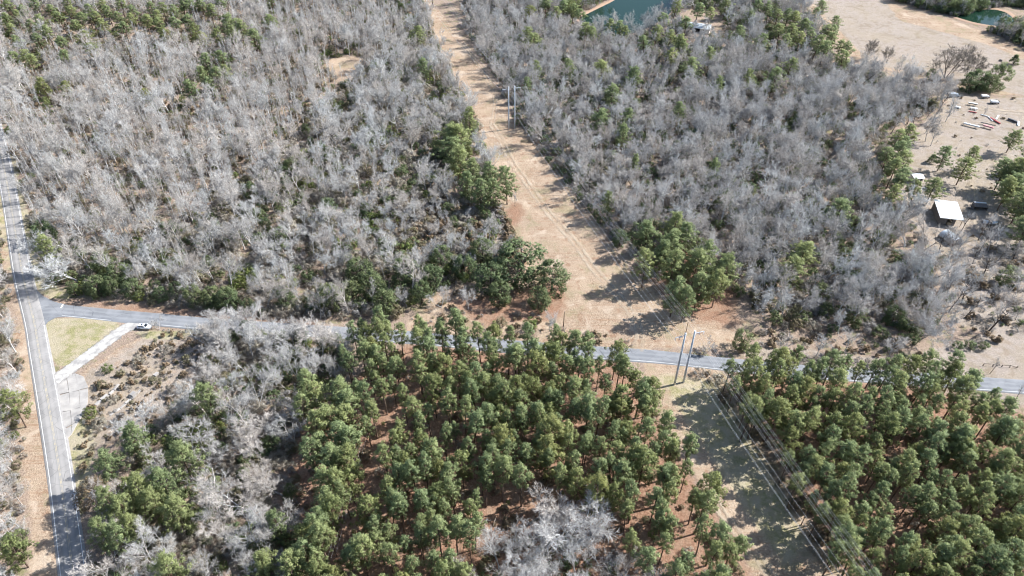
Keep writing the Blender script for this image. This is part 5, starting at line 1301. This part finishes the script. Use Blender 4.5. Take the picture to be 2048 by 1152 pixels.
# ================================================================== fence, ruins, log, slabs
a, b = G(1966, 731), G(2034, 735); L = (b - a).length
fn = empty('rail_fence', (a.x, a.y, -.15), math.atan2((b - a).y, (b - a).x)); tag(fn, 'low broken wooden rail fence in dry grass beside the side road', 'fence')
for i, t in enumerate((0, .28, .55, .78, 1)): MB().quadbox([(L * t - .08, -.08, -.2), (L * t + .08, -.08, -.2), (L * t + .08, .08, -.2), (L * t - .08, .08, -.2), (L * t - .02, -.07, .9), (L * t + .12, -.07, .9), (L * t + .12, .07, .9), (L * t - .02, .07, .9)]).build('post', M['bark_dark'], fn)
for t0, t1, z0, z1 in ((0, .28, .9, .85), (.28, .55, .85, .3), (.55, .78, .3, .8), (.78, 1, .75, .1)): MB().tube([(L * t0, .12, z0), (L * t1, .12, z1)], .06, 5).build('rail', M['bark_dark'], fn)
def ruin(pts, w, h, label):
    """row of broken concrete blocks"""
    o = empty('concrete_ruin', (0, 0, -.15)); tag(o, label, 'ruin')
    P = [G(*p) for p in pts]; o.location = (P[0].x, P[0].y, -.15)
    for a, b in zip(P[:-1], P[1:]):
        L = (b - a).length; d = (b - a) / L; n = Vector((-d.y, d.x, 0)); k_ = max(1, int(L / 1.3))
        for i in range(k_):
            s = a - P[0] + d * (L * i / k_); e = a - P[0] + d * (L * (i + 1) / k_ - .08); hh = h * random.uniform(.55, 1.25); ww = w * random.uniform(.75, 1.1) / 2; off = n * random.uniform(-.12, .12)
            q = [s - n * ww + off, e - n * ww + off, e + n * ww + off, s + n * ww + off]
            MB().quadbox([(v.x, v.y, -.2) for v in q] + [(v.x + random.uniform(-.06, .06), v.y, hh + random.uniform(-.08, .08)) for v in q]).build('block', M['old_concrete'], o, bevel=.05)
ruin([(191, 811), (203, 801), (217, 790)], 1.3, .7, 'broken pale concrete wall nearest the lot in the brush'); ruin([(219, 789), (228, 781), (238, 769)], .7, .6, 'narrow concrete footing continuing the pale wall in the brush')
ruin([(220, 831), (240, 816), (262, 798), (282, 780)], .9, .4, 'long row of concrete rubble below the pale wall'); ruin([(263, 794), (272, 786)], 1.8, .9, 'large white concrete block at the end of the rubble row'); ruin([(308, 752), (316, 745)], 1.0, .8, 'heap of white concrete pieces in the brushy lot, near the olive shrubs')
g = G(1957, 1094, .3); g2 = G(1980, 1070, 2.6)
tag(MB().tube([tuple(g), tuple(g.lerp(g2, .5)), tuple(g2)], [.26, .22, .14], 8).build('fallen_log', M['bark_pale'], smooth=True), 'white dead trunk leaning in the right plantation', 'log')
g = G(985, 1055, .2); g2 = G(993, 1030, 1.2)
tag(MB().tube([tuple(g), tuple(g2)], [.11, .06], 6).build('fallen_log', M['bark_brown'], smooth=True), 'thin fallen pale stem left of the great white tree', 'log')
# broken concrete lot beside the main road, slab by slab
lot = empty('concrete_lot', (0, 0, 0)); lot["kind"] = 'structure'
cols = [[(112, 752), (116, 790), (121, 824), (127, 858), (131, 880)], [(132, 748), (138, 785), (141, 820), (143, 850), (143, 868)], [(150, 746), (158, 780), (160, 815), (158, 840), (152, 852)], [(168, 752), (176, 775), (176, 800), (172, 822), (160, 838)]]
for i in range(3):
    for j in range(4):
        q = [G(*cols[i][j]), G(*cols[i + 1][j]), G(*cols[i + 1][j + 1]), G(*cols[i][j + 1])]; c = sum(q, Vector()) / 4
        q = [c + (v - c) * random.uniform(.90, 1.03) + Vector((random.uniform(-.12, .12), random.uniform(-.12, .12), 0)) for v in q]; z = random.uniform(-.03, .0)
        MB().quadbox([(v.x, v.y, -.25) for v in reversed(q)] + [(v.x, v.y, z + random.uniform(-.012, .012)) for v in reversed(q)]).build('slab', M['old_concrete'], lot)
